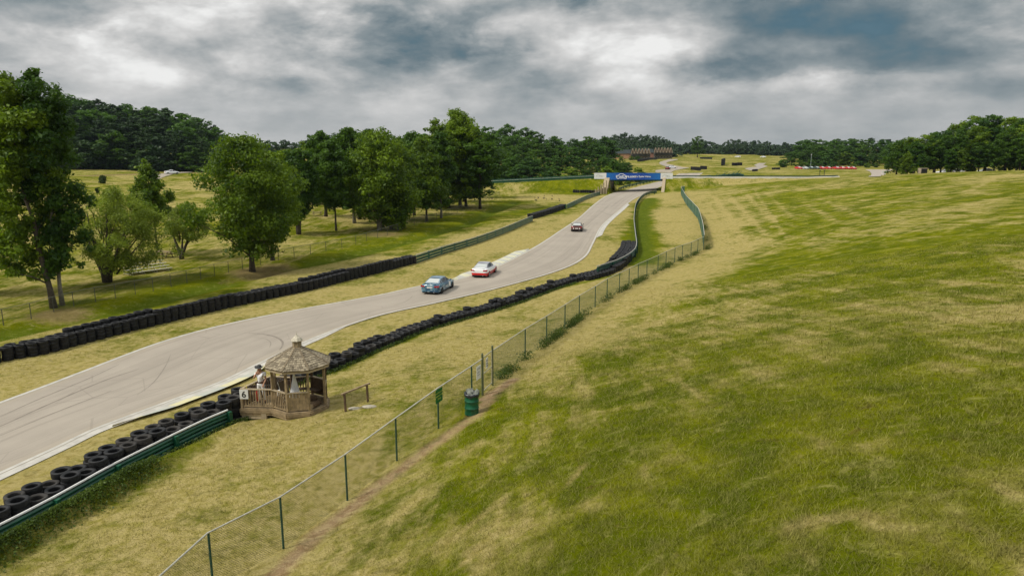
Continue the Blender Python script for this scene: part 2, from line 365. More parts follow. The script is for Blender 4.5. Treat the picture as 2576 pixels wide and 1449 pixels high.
# ground: one tree of nodes shared by the soil sheet and the blades
def ground_mat(name, blade=False):
    m = bpy.data.materials.new(name); m.use_nodes = True; k = NT(m.node_tree); b = k.n['Principled BSDF']
    pos = k.new('ShaderNodeNewGeometry').outputs['Position']; at_ = k.new('ShaderNodeAttribute', attribute_name='cover')
    s3 = k.new('ShaderNodeSeparateColor'); k.put(s3.inputs[0], at_.outputs['Color']); lush, dirt, hill = s3.outputs
    big = k.noise(pos, .055, 5, .6, .4); mid = k.noise(pos, .33, 6, .62, .5); fine = k.noise(pos, 2.6, 5, .65, .4)
    streak = k.noise(k.mapping(pos, (1.3, .16, 1), (0, 0, R(14))), 1.0, 4, .6, .3)
    tiny = k.noise(pos, 14, 4, .7, .3)
    g = k.math('ADD', k.math('MULTIPLY', k.math('SUBTRACT', big, .5), 2.2), k.math('MULTIPLY', k.math('SUBTRACT', mid, .5), 1.5))
    g = k.math('ADD', g, k.math('MULTIPLY', k.math('SUBTRACT', streak, .5), k.math('ADD', .5, k.math('MULTIPLY', hill, 1.3))))
    g = k.math('ADD', g, k.math('MULTIPLY', k.math('SUBTRACT', fine, .5), .8))
    g = k.math('ADD', g, k.math('ADD', .20, k.math('MULTIPLY', hill, .47)))
    g = k.math('ADD', g, k.math('MULTIPLY', lush, 1.1), clamp=True)
    straw = k.mix(k.smooth(fine, .35, .7), (.40, .325, .130), (.285, .235, .060))
    olive = k.mix(k.smooth(mid, .35, .65), (.164, .174, .002), (.080, .102, .001))
    c = k.mix(k.smooth(g, .1, .85), straw, olive)
    lsh = k.mix(k.smooth(mid, .3, .7), (.045, .078, .004), (.10, .128, .008)); c = k.mix(k.math('MULTIPLY', k.smooth(k.math('ADD', lush, k.math('MULTIPLY', k.math('SUBTRACT', mid, .5), .9)), .30, .95), .88), c, lsh)
    c = k.mix(k.math('MULTIPLY', k.smooth(k.math('ADD', at_.outputs['Alpha'], k.math('MULTIPLY', k.math('SUBTRACT', fine, .5), .8)), .35, .8), .8), c, k.mix(fine, (.13, .085, .035), (.30, .22, .11)))
    # red-brown thatch patches on the hill
    th = k.math('MULTIPLY', k.smooth(k.noise(pos, .9, 5, .7, .8), .60, .74), k.math('ADD', .15, k.math('MULTIPLY', hill, .55)))
    c = k.mix(th, c, (.115, .080, .022))
    soil = k.mix(k.smooth(fine, .3, .7), (.42, .29, .18), (.24, .155, .075))
    c = k.mix(k.smooth(k.math('ADD', dirt, k.math('MULTIPLY', k.math('SUBTRACT', fine, .5), .7)), .35, .75), c, soil)
    tuft = k.noise(pos, 1.1, 6, .72, 1.2)
    c = k.mix(k.math('MULTIPLY', k.smooth(tuft, .52, .70), k.math('ADD', .22, k.math('MULTIPLY', hill, .30))), c, (.40, .36, .12))
    c = k.mix(k.math('MULTIPLY', k.smooth(tuft, .48, .32), .68), c, k.mix(.55, c, (.03, .04, .002)))
    c = k.mix(k.math('MULTIPLY', k.smooth(tiny, .3, .7), .42), c, k.mix(.5, c, (.03, .035, .004)))
    if blade:
        rn = k.new('ShaderNodeAttribute', attribute_name='rnd').outputs['Fac']
        c = k.mix(rn, k.mix(.04, c, (.05, .06, .002)), k.mix(.36, c, (.64, .60, .20)))
        b.inputs['Roughness'].default_value = .8; b.inputs['Specular IOR Level'].default_value = .05
        tr = k.new('ShaderNodeBsdfTranslucent'); k.put(tr.inputs['Color'], c); ms = k.new('ShaderNodeMixShader'); ms.inputs[0].default_value = .42; k.l.new(b.outputs[0], ms.inputs[1]); k.l.new(tr.outputs[0], ms.inputs[2]); k.l.new(ms.outputs[0], k.n['Material Output'].inputs['Surface'])
    else:
        b.inputs['Roughness'].default_value = 1; b.inputs['Specular IOR Level'].default_value = .02
        bn = k.new('ShaderNodeBump'); bn.inputs['Strength'].default_value = .9; bn.inputs['Distance'].default_value = .16
        hgt = k.math('ADD', k.math('MULTIPLY', fine, .7), k.math('MULTIPLY', tiny, .5)); k.put(bn.inputs['Height'], hgt); k.put(b.inputs['Normal'], bn.outputs[0])
    k.put(b.inputs['Base Color'], c)
    return m
GROUND = ground_mat('mown_grass_ground'); BLADE = ground_mat('grass_blades', True)

# ------------------------------------------------------------------ cover masks
def W2(pts): return [on(u, v)[:2] for u, v in pts]
FENCE_PX = [(470, 1500), (535, 1485), (712, 1382), (873, 1260), (998, 1160), (1103, 1079), (1187, 1016), (1214, 994), (1239, 970), (1321, 902), (1375, 862), (1421, 828), (1457, 801), (1497, 774), (1527, 752), (1558, 735), (1582, 722), (1605, 708), (1627, 697), (1655, 683), (1675, 672), (1697, 661), (1716, 653), (1738, 645), (1755, 636), (1770, 629)]
FENCE_W = W2(FENCE_PX)
GATE_PATH = W2([(1240, 985), (1225, 1010), (1190, 1050), (1120, 1100), (1060, 1140), (940, 1230), (800, 1340), (690, 1449), (600, 1520)])
GATE_SPUR = W2([(1290, 955), (1240, 990), (1215, 1005)])
LUSH_R = W2([(1600, 660), (1618, 640), (1615, 600), (1613, 560), (1622, 520), (1640, 500)])
LUSH_G = W2([(-30, 1400), (150, 1295), (300, 1215), (460, 1135), (600, 1050)])
BROWN_R = W2([(0, 1235), (240, 1110), (430, 1035), (600, 975), (660, 945)])
BARR_R = W2([(840, 935), (960, 880), (1139, 805), (1276, 766), (1400, 726), (1560, 690)])
LUSH_E = W2([(1090, 585), (1240, 540), (1330, 530), (1440, 515)])
LITTER = [(*on(u, v)[:2], r_, a_) for u, v, r_, a_ in [(150, 790, 3.2, .9), (655, 690, 4.2, 1.0), (700, 672, 3, .8), (968, 590, 5, .8), (400, 1270, 1.6, .45), (350, 1300, 1.2, .4), (1700, 900, 3, .35), (2050, 1100, 3, .3), (1350, 490, 14, .25), (1850, 515, 16, .34), (1780, 500, 10, .34), (2120, 540, 6, .2), (1900, 1420, 1.0, .4), (2350, 1430, 1.2, .45)]]
LITLINE = W2([(560, 712), (600, 702), (640, 694), (700, 680)])
LITEDGE = W2([(225, 443), (330, 439), (440, 435.5), (560, 435)])
PALE = [(W2(a), b) for a, b in [([(1130, 1360), (1210, 1300), (1290, 1235)], .22), ([(1150, 1430), (1290, 1300)], .14), ([(1420, 1230), (1475, 1165)], .16), ([(1000, 1300), (1075, 1225), (1200, 1120)], .45), ([(1280, 960), (1400, 880), (1600, 760), (1770, 660)], .9),
        ([(1800, 497), (1840, 560), (1870, 612)], .5), ([(1835, 492), (1890, 552), (1925, 592)], .5), ([(1880, 489), (1950, 560)], .5), ([(1930, 486), (1995, 545)], .5), ([(1785, 522), (1812, 585)], .4), ([(2030, 515), (2110, 560)], .6), ([(2080, 508), (2180, 548)], .5), ([(2440, 480), (2500, 445)], .7), ([(1900, 480), (1980, 600)], .35), ([(2200, 1120), (2420, 1010)], .3), ([(1980, 1330), (2160, 1290), (2300, 1360)], .3)]]
EDGE_R = W2([(0, 1203), (170, 1124), (250, 1086), (430, 1019), (560, 971), (660, 924), (800, 854), (950, 800), (1100, 766), (1250, 730), (1400, 687), (1470, 653), (1495, 612), (1520, 567)])
def cover(x, y):
    lush = np.zeros(x.shape); dirt = np.zeros(x.shape)
    def addl(p, wd, am): 
        nonlocal lush
        d, _ = poly_dist(x, y, p); lush = np.maximum(lush, am * np.exp(-(d / wd) ** 2))
    def addd(p, wd, am):
        nonlocal dirt
        d, _ = poly_dist(x, y, p); dirt = np.maximum(dirt, am * np.exp(-(d / wd) ** 2))
    addl(DITCH, 2.2, .98); addl(LUSH_R, 2.5, .95); addl(LUSH_G, 1.1, .75); addl(LUSH_E, 7, .55); addl(BARR_R, .5, .6)
    addd(GATE_PATH, .75, .66); addd(GATE_SPUR, .55, .75); addd(BROWN_R, .8, .42); addd(EDGE_R, .55, .46)
    df, _ = poly_dist(x, y, FENCE_W); dirt = np.maximum(dirt, .38 * np.exp(-(df / .8) ** 2))
    # side of the fence: the hill lies to its right
    z = H(x, y)
    hill = np.clip((z - 1.0) / 1.6, 0, 1) * (y < 205) * (x > -12)
    DX = np.interp(y, [q_[1] for q_ in DITCH], [q_[0] for q_ in DITCH]); hill = np.maximum(hill, .74 * np.clip((DX - x + 2) / 4, 0, 1)); hill = np.maximum(hill, .70 * np.clip((y - 190) / 30, 0, 1))
    emb = (np.abs(y - 209) < 6) & (x > 44) & (x < 62) | (np.abs(y - 209) < 6) & (x > 2) & (x < 30)
    lush = np.maximum(lush, .36 * emb); lit_e = .35 * ((np.abs(y - 209) < 6) & (x > 62) & (x < 80) | (np.abs(y - 209) < 6) & (x < 5) & (x > -20))
    for (pl, pw) in PALE:
        dp, tp = poly_dist(x, y, pl); hill = np.where(z > .9, hill - 1.1 * np.exp(-(dp / pw) ** 2) * (.6 + .4 * np.sin(tp * 1.7)), hill)
    lit = lit_e + np.zeros(x.shape)
    for (lx, ly, lr, la) in LITTER: lit = np.maximum(lit, la * np.exp(-((x - lx) ** 2 + (y - ly) ** 2) / lr ** 2))
    dd_, _ = poly_dist(x, y, LITLINE); lit = np.maximum(lit, .55 * np.exp(-(dd_ / 1.3) ** 2)); de_, _ = poly_dist(x, y, LITEDGE); lit = np.maximum(lit, .8 * np.exp(-(de_ / 5.) ** 2) * (y > 205))
    lush = np.maximum(lush, .30 * np.exp(-(np.maximum(poly_dist(x, y, DITCH)[0] - 2, 0) / 4.5) ** 2)); lush = lush * (1 - .7 * lit)
    return lush, dirt, hill, lit
# ------------------------------------------------------------------ ground sheet
def axis_th():
    a = np.arange(-.72, .7201, .0026); l = -np.exp(np.linspace(math.log(.74), math.log(math.pi), 60))[::-1]
    return np.concatenate([l, a, -l[::-1]])
TA = axis_th(); RA = np.concatenate([[.5, 1.5, 3, 4.5], np.exp(np.arange(math.log(5.5), math.log(1000), .0068)), [1150, 1400, 1800, 2500, 4000, 7000]])
tt_, rr_ = np.meshgrid(TA, RA); X = (np.sin(tt_) * rr_).ravel(); Y = (np.cos(tt_) * rr_).ravel()
BKR = [Vector(on(u, v, .82)[:2]) for u, v in [(-60, 1350), (0, 1319), (80, 1278), (150, 1242), (225, 1201), (295, 1162), (437, 1092), (520, 1053), (607, 1015), (640, 1000)]]
BKL = [tuple(p + Vector(((q_ - p).normalized().y, -(q_ - p).normalized().x)) * .72) for p, q_ in zip(BKR[:-1], BKR[1:])]
def bank(x, y):
    d, t = poly_dist(x, y, BKL); L = sum((Vector(a) - Vector(b)).length for a, b in zip(BKL[:-1], BKL[1:]))
    return np.interp(t, [0, 5.5, 8.5, L], [.62, .58, .30, .22]) * np.exp(-(d / .42) ** 2) * np.clip((L - t) / 1.0, 0, 1)
Z = H(X, Y); near_m = np.hypot(X, Y) < 60; Z[near_m] += bank(X[near_m], Y[near_m]); far_ = np.clip((np.hypot(X, Y) - 1000) / 800, 0, 1); Z = Z * (1 - far_) + 6 * far_
nr, na = tt_.shape
idx = np.arange(nr * na).reshape(nr, na)
q = np.stack([idx[:-1, :-1], idx[:-1, 1:], idx[1:, 1:], idx[1:, :-1]], -1).reshape(-1, 4)[:, ::-1]
me = bpy.data.meshes.new('ground')
me.vertices.add(nr * na); me.vertices.foreach_set('co', np.stack([X, Y, Z], -1).astype(np.float32).ravel())
me.loops.add(q.size); me.loops.foreach_set('vertex_index', q.astype(np.int32).ravel())
me.polygons.add(len(q)); me.polygons.foreach_set('loop_start', np.arange(0, q.size, 4, dtype=np.int32)); me.polygons.foreach_set('loop_total', np.full(len(q), 4, np.int32))
me.update(calc_edges=True); me.polygons.foreach_set('use_smooth', np.ones(len(q), bool))
lu, di, hi, li_ = cover(X, Y)
ca = me.color_attributes.new('cover', 'FLOAT_COLOR', 'POINT')
ca.data.foreach_set('color', np.stack([lu, di, hi, li_], -1).astype(np.float32).ravel())
me.materials.append(GROUND)
go = bpy.data.objects.new('ground', me); C.objects.link(go); tag(go, 'mown grass ground of valley and hillside', kind='structure')

# ------------------------------------------------------------------ roads
def road_mat(name, base, dark, marks=True):
    m = bpy.data.materials.new(name); m.use_nodes = True; k = NT(m.node_tree); b = k.n['Principled BSDF']
    uv = k.new('ShaderNodeTexCoord').outputs['UV']; pos = k.new('ShaderNodeNewGeometry').outputs['Position']
    s_ = k.new('ShaderNodeSeparateXYZ'); k.put(s_.inputs[0], uv)
    f = k.noise(pos, .25, 5, .6); f2 = k.noise(pos, 6, 4, .7)
    c = k.mix(k.smooth(f, .3, .7), base, tuple(q * .88 for q in base))
    c = k.mix(k.math('MULTIPLY', f2, .18), c, dark)
    if marks:
        # worn racing line and long rubber streaks that follow the track
        st = k.noise(k.mapping(uv, (1.6, .018, 1)), 1.0, 6, .65, .15); st2 = k.noise(k.mapping(uv, (7.5, .03, 1)), 1.0, 3, .6, .4)
        c = k.mix(k.math('MULTIPLY', k.smooth(st, .48, .70), .46), c, dark)
        c = k.mix(k.math('MULTIPLY', k.smooth(st2, .62, .72), .36), c, tuple(q * .6 for q in dark))
        c = k.mix(k.math('MULTIPLY', k.smooth(k.noise(k.mapping(uv, (3.0, .02, 1)), 1.0, 4, .6, .1), .58, .75), .30), c, tuple(q * 1.25 for q in base))
    if marks:
        rl = k.math('MULTIPLY', k.smooth(k.noise(k.mapping(uv, (.55, .012, 1)), 1.0, 3, .5, .1), .42, .62), .16); c = k.mix(rl, c, dark)
        seam = k.math('LESS_THAN', k.math('ABSOLUTE', k.math('SUBTRACT', k.math('ADD', s_.outputs[0], k.math('MULTIPLY', k.noise(uv, .3, 2), .12)), 4.3)), .022); c = k.mix(k.math('MULTIPLY', seam, .40), c, dark)
        vo = k.new('ShaderNodeTexVoronoi', feature='DISTANCE_TO_EDGE'); k.put(vo.inputs['Vector'], k.mapping(uv, (.30, .16, 1))); vo.inputs['Scale'].default_value = 1.0
        c = k.mix(k.math('MULTIPLY', k.math('LESS_THAN', vo.outputs['Distance'], .006), .30), c, dark)
        edge_ = k.smooth(k.math('ABSOLUTE', k.math('SUBTRACT', s_.outputs[0], 4.25)), 3.2, 4.3); c = k.mix(k.math('MULTIPLY', edge_, k.math('MULTIPLY', f2, .55)), c, (.33, .27, .17))
    k.put(b.inputs['Base Color'], c); b.inputs['Roughness'].default_value = .9; b.inputs['Specular IOR Level'].default_value = .2
    bn = k.new('ShaderNodeBump'); bn.inputs['Strength'].default_value = .25; bn.inputs['Distance'].default_value = .01; k.put(bn.inputs['Height'], k.noise(pos, 30, 3, .7)); k.put(b.inputs['Normal'], bn.outputs[0])
    return m
ASPHALT = road_mat('worn_asphalt', (.355, .312, .255), (.19, .162, .132))
GRAVEL = road_mat('pale_gravel', (.36, .31, .26), (.26, .22, .175), False)
def ribbon(name, Lp, Rp, mat_, lift, n=None, m=8, kind='structure', label=None, w0=0.0, w1=1.0):
    """strip between two edge curves laid on the ground; returns arrays"""
    Lp = np.array([p[:2] for p in Lp]); Rp = np.array([p[:2] for p in Rp])
    def par(P_, k_):
        s = np.concatenate([[0], np.cumsum(np.hypot(*np.diff(P_, axis=0).T))]); t = np.linspace(0, s[-1], k_)
        return np.stack([np.interp(t, s, P_[:, 0]), np.interp(t, s, P_[:, 1])], -1), s[-1]
    k_ = n or 200; A, la = par(Lp, k_); B, lb = par(Rp, k_); L = (la + lb) / 2; wdt = np.median(np.hypot(*(A - B).T))
    rows = []; uvs = []
    for j in range(m + 1):
        t = w0 + (w1 - w0) * j / m; rows.append(A * (1 - t) + B * t)
    G = np.stack(rows, 1); zz = H(G[..., 0].ravel(), G[..., 1].ravel()).reshape(G.shape[:2]) + lift
    mb = MB(); mb.grid([[(G[i, j, 0], G[i, j, 1], zz[i, j]) for j in range(m + 1)] for i in range(k_)][::-1])
    uvs = [((w0 + (w1 - w0) * j / m) * wdt, L * i / k_) for i in range(k_)[::-1] for j in range(m + 1)]
    o = mb.build(name, mat_, uvs=uvs, smooth=True); tag(o, label, kind=kind); return A, B
TL = [(-33.5, 8), (-31.7, 16)] + [on(*p)[:2] for p in [(0, 1012), (200, 937), (400, 862), (560, 818), (740, 781), (950, 743), (1050, 721), (1200, 690), (1330, 630), (1440, 560), (1500, 510), (1540, 487), (1590, 475)]] + [(49, 250), (60, 274), (70, 300)]
TR = [(-26.2, 5), (-24, 14)] + [on(*p)[:2] for p in [(0, 1197), (170, 1118), (250, 1080), (430, 1012), (560, 963), (660, 915), (800, 850), (950, 797), (1100, 763), (1250, 727), (1400, 684), (1470, 650), (1495, 610), (1520, 565), (1560, 530), (1590, 505), (1640, 480)]] + [(52, 237), (61, 257), (72, 280), (80, 300)]
TLc = [tuple(p) for p in catmull(TL, 8)]; TRc = [tuple(p) for p in catmull(TR, 8)]
# match both edges by normal: walk the right edge and take the nearest left point
def match(Lc, Rc, k_=420):
    Ls = np.array(resample([(*p, 0) for p in Lc], .35))[:, :2]; Rs = np.array(resample([(*p, 0) for p in Rc], .35))[:, :2]
    jj = np.linspace(0, len(Rs) - 1, k_).astype(int); B = Rs[jj]; out = []; last = 0
    for p in B:
        d = np.hypot(*(Ls - p).T); i = int(np.argmin(d)); i = max(i, last); last = i; out.append(i)
    o = np.array(out, float); kk = 21; pad = np.pad(o, kk // 2, mode='edge'); o = np.convolve(pad, np.ones(kk) / kk, 'valid')
    A = np.stack([np.interp(o, np.arange(len(Ls)), Ls[:, 0]), np.interp(o, np.arange(len(Ls)), Ls[:, 1])], -1)
    return A, B
MA, MBB = match(TLc, TRc)
EA, EB = MA, MBB
def strip(name, A, B, t0, t1, mat_, lift, m=6, i0=0, i1=None, label=None):
    i1 = i1 or len(A); A = A[i0:i1]; B = B[i0:i1]; wd = 8.5
    G = np.stack([A * (1 - (t0 + (t1 - t0) * j / m)) + B * (t0 + (t1 - t0) * j / m) for j in range(m + 1)], 1)
    zz = H(G[..., 0].ravel(), G[..., 1].ravel()).reshape(G.shape[:2]) + lift
    s = np.concatenate([[0], np.cumsum(np.hypot(*np.diff((A + B) / 2, axis=0).T))])
    mb = MB(); mb.grid([[(G[i, j, 0], G[i, j, 1], zz[i, j]) for j in range(m + 1)] for i in range(len(A))][::-1])
    uvs = [((t0 + (t1 - t0) * j / m) * wd, s[i]) for i in range(len(A))[::-1] for j in range(m + 1)]
    return tag(mb.build(name, mat_, uvs=uvs, smooth=True), label, kind='structure')
strip('track', EA, EB, 0, 1, ASPHALT, .045, m=14, label='pale grey racing track curving up to the bridge')
def off_edge(A, B, d0, d1, side, mat_, name, lift, m=2, i0=0, i1=None, label=None, taper=False, kind='structure'):
    """band outside (or inside) one edge, d in metres measured outward"""
    E = A if side < 0 else B; O = B if side < 0 else A
    i1 = i1 or len(E); E = E[i0:i1]; O = O[i0:i1]; nrm = E - O; nrm /= np.hypot(*nrm.T)[:, None]
    T = np.gradient(E, axis=0); T /= np.hypot(*T.T)[:, None]; nn = np.stack([-T[:, 1], T[:, 0]], -1); sg = np.sign((nn * nrm).sum(1))[:, None]; nn = nn * sg
    s = np.concatenate([[0], np.cumsum(np.hypot(*np.diff(E, axis=0).T))])
    tp = np.ones(len(E))
    if taper: tp = np.clip(np.minimum(s, s[-1] - s) / 3.0, .05, 1)
    G = np.stack([E + nn * (d0 + (d1 - d0) * tp[:, None] * j / m) for j in range(m + 1)], 1)
    zz = H(G[..., 0].ravel(), G[..., 1].ravel()).reshape(G.shape[:2]) + (lift if not hasattr(lift, '__len__') else np.array(lift)[None])
    mb = MB(); mb.grid([[(G[i, j, 0], G[i, j, 1], zz[i, j]) for j in range(m + 1)] for i in range(len(E))])
    uvs = [((d0 + (d1 - d0) * j / m), s[i]) for i in range(len(E)) for j in range(m + 1)]
    return tag(mb.build(name, mat_, uvs=uvs, smooth=False), label, kind=kind)
LINE = mat('worn_line_paint', (.48, .455, .40), .8, noise=.22, nscale=1.5)
off_edge(EA, EB, -.28, -.06, -1, LINE, 'painted_line', .055, label='white line along the far edge of the track')
off_edge(EA, EB, -.26, -.06, 1, LINE, 'painted_line', .055, label='white line along the near edge of the track')
def kerb_mat(name, a, b_, step):
    m = bpy.data.materials.new(name); m.use_nodes = True; k = NT(m.node_tree); b = k.n['Principled BSDF']
    uv = k.new('ShaderNodeTexCoord').outputs['UV']; s_ = k.new('ShaderNodeSeparateXYZ'); k.put(s_.inputs[0], uv)
    t = k.math('FRACT', k.math('DIVIDE', k.math('ADD', s_.outputs[1], k.math('MULTIPLY', k.noise(uv, 1.5, 3), .25)), step)); f = k.math('GREATER_THAN', t, .5)
    wear = k.smooth(k.noise(k.new('ShaderNodeNewGeometry').outputs['Position'], 2.5, 5, .7), .48, .68)
    c = k.mix(f, a, b_); c = k.mix(k.math('MULTIPLY', wear, .75), c, (.42, .38, .31)); k.put(b.inputs['Base Color'], c); b.inputs['Roughness'].default_value = .85
    return m
KERB = kerb_mat('yellow_green_kerb', (.52, .485, .27), (.36, .375, .32), 3.2)
KERB2 = kerb_mat('pale_kerb', (.54, .52, .36), (.42, .415, .37), 2.4)
def near_i(E, u, v):
    p = on(u, v); return int(np.argmin(np.hypot(E[:, 0] - p[0], E[:, 1] - p[1])))
i0, i1 = near_i(EB, 0, 1197), near_i(EB, 900, 815)
off_edge(EA, EB, 0, .42, 1, LINE, 'concrete_edging', (.055, .04, .03), i0=max(i0 - 30, 0), i1=i1, label='broad pale concrete edging on the near side of the track', taper=True)
i0, i1 = near_i(EB, 255, 1080), near_i(EB, 690, 903)
off_edge(EA, EB, .42, 1.12, 1, KERB, 'kerb', (.05, .12, .15), i0=i0, i1=i1, label='worn yellow and green kerb beside the near edge of the track', taper=True)
i0, i1 = near_i(EA, 1125, 705), near_i(EA, 1335, 628)
ko = off_edge(EA, EB, .02, 1.15, -1, KERB2, 'kerb', (.05, .13, .17), i0=i0, i1=i1, label='pale yellow and grey kerb beside the far edge of the track', taper=True)
i0, i1 = near_i(EB, 1500, 598), near_i(EB, 1580, 512)
off_edge(EA, EB, .0, .7, 1, LINE, 'concrete_edging', (.055, .05, .04), i0=i0, i1=i1, label='pale concrete edging on the right side of the far track', taper=True)
# tyre marks: curved skid arcs painted by rubber on the asphalt
SK = mat('rubber_mark', (.225, .19, .152), .85, noise=.25, nscale=2)
def skid(px, wd, name='tyre_mark', label=None):
    P_ = catmull([on(*p) for p in px], 8); mb = MB(); rows = []
    for i, p in enumerate(P_):
        t = P_[min(i + 1, len(P_) - 1)] - P_[max(i - 1, 0)]; t = t[:2] / (np.hypot(*t[:2]) + 1e-9); nn = np.array([-t[1], t[0]])
        w_ = wd * (.35 + .65 * math.sin(math.pi * (i + .5) / len(P_)))
        a = p[:2] - nn * w_ / 2; b = p[:2] + nn * w_ / 2; rows.append([(a[0], a[1], hz(*a) + .0505), (b[0], b[1], hz(*b) + .0505)])
    mb.grid(rows); tag(mb.build(name, SK), label, kind='structure')
skid([(625, 840), (660, 842), (690, 848), (708, 858), (711, 870), (703, 882)], .16, label='dark curved tyre mark above the wooden shelter')
skid([(640, 850), (668, 854), (681, 864), (678, 876)], .05, label='faint inner tyre mark above the wooden shelter')
skid([(430, 892), (415, 925), (385, 965), (345, 995)], .035, label='thin tyre mark crossing the near track')
skid([(0, 1075), (120, 1020), (260, 960), (350, 930)], .10, label='long tyre mark at the left edge of the picture')
skid([(0, 1050), (100, 1005), (220, 955), (300, 918)], .07, label='second long tyre mark at the left edge of the picture')
skid([(0, 1098), (150, 1035), (280, 985)], .06, label='lowest long tyre mark at the left edge of the picture')
skid([(1040, 745), (1020, 760), (990, 770)], .05, label='short tyre mark behind the blue car')
skid([(1505, 530), (1530, 540), (1555, 545)], .18, label='tyre mark across the track before the bridge')
# far tracks and gravel
def line_road(name, px, width, mat_, lift, label):
    P_ = [on(u / 1.00932, v / 1.00932)[:2] for u, v in px]; P_ = np.array(catmull(P_, 8)); T = np.gradient(P_, axis=0); T /= np.hypot(*T.T)[:, None] + 1e-9
    N = np.stack([-T[:, 1], T[:, 0]], -1); ribbon(name, P_ + N * width / 2, P_ - N * width / 2, mat_, lift, n=90, m=6, label=label)
def edge_road(name, a, b_, mat_, lift, label):
    A = [on(u / 1.00932, v / 1.00932)[:2] for u, v in a]; B = [on(u / 1.00932, v / 1.00932)[:2] for u, v in b_]; ribbon(name, A, B, mat_, lift, n=60, m=8, label=label)
edge_road('track', [(1664, 438), (1664, 433), (1690, 430.5), (1700, 427), (1690, 423.5), (1678, 419), (1673, 415.5), (1677, 411.5), (1690, 408), (1710, 405)],
          [(1702, 440), (1712, 434), (1730, 430.5), (1752, 427.5), (1738, 426), (1716, 421.5), (1693, 417.5), (1692, 414), (1700, 411), (1722, 406.5)], ASPHALT, .12, 'winding far stretch of track above the banner')
edge_road('track', [(1890, 429), (1905, 426), (1922, 424.5), (1914, 420), (1928, 414.8)], [(1905, 434), (1926, 431), (1950, 423), (1938, 419.5), (1946, 414.8)], ASPHALT, .12, 'small far stretch of track on the right of the field')
edge_road('gravel_path', [(2196, 431.6), (2208, 436), (2213, 442), (2205, 450)], [(2268, 431.6), (2256, 436), (2246, 442), (2236, 449)], GRAVEL, .10, 'pale gravel patch below the right woods')
edge_road('track', [(385, 444), (400, 443), (425, 441), (440, 439), (480, 437)], [(398, 458), (412, 452), (430, 446), (446, 441.5), (490, 438.5)], ASPHALT, .10, 'piece of track at the edge of the left wood')
# ------------------------------------------------------------------ vegetation
def leaf_mesh(name, cen, nrm, size, rnd, mat_, aspect=.62):
    n_ = len(cen); rs = np.random.RandomState(n_ % 9973)
    up = rs.normal(size=(n_, 3)); t = np.cross(nrm, up); t /= np.linalg.norm(t, axis=1)[:, None] + 1e-9; b = np.cross(nrm, t)
    s = size[:, None] / 2; a = aspect
    V = np.stack([cen + t * s, cen + b * s * a + nrm * s * .15, cen - t * s, cen - b * s * a + nrm * s * .15], 1).reshape(-1, 3)
    me = bpy.data.meshes.new(name); me.vertices.add(len(V)); me.vertices.foreach_set('co', V.astype(np.float32).ravel())
    me.loops.add(n_ * 4); me.loops.foreach_set('vertex_index', np.arange(n_ * 4, dtype=np.int32))
    me.polygons.add(n_); me.polygons.foreach_set('loop_start', np.arange(0, n_ * 4, 4, dtype=np.int32)); me.polygons.foreach_set('loop_total', np.full(n_, 4, np.int32))
    me.update(calc_edges=True)
    at_ = me.attributes.new('rnd', 'FLOAT', 'POINT'); at_.data.foreach_set('value', np.repeat(rnd, 4).astype(np.float32))
    me.materials.append(mat_); return me
PROF = {
    'maple': lambda t: np.clip(np.sin(np.pi * np.clip(t * .86 + .10, 0, 1)) ** .62, .12, 1),
    'tall': lambda t: np.interp(t, [0, .06, .25, .45, .68, .85, .94, 1], [.35, .60, .66, .84, 1.0, .84, .52, .16]),
    'round': lambda t: np.sqrt(np.clip(1 - (2 * t - .95) ** 2, .04, 1)),
    'willow': lambda t: np.interp(t, [0, .15, .4, .7, .9, 1], [.55, .85, 1.0, .9, .6, .2]),
    'pine': lambda t: np.interp(t, [0, .2, .45, .75, 1], [.30, .8, 1.0, .75, .12]),
    'cone': lambda t: np.interp(t, [0, .12, .5, 1], [.8, 1.0, .62, .06]),
    'bush': lambda t: np.interp(t, [0, .3, .7, 1], [.9, 1.0, .8, .25]),
    'topiary': lambda t: np.sqrt(np.clip(1 - (2 * t - 1) ** 2, .01, 1)),
    'drop': lambda t: np.interp(t, [0, .2, .7, .9, 1], [.05, .35, .95, .8, .4])}
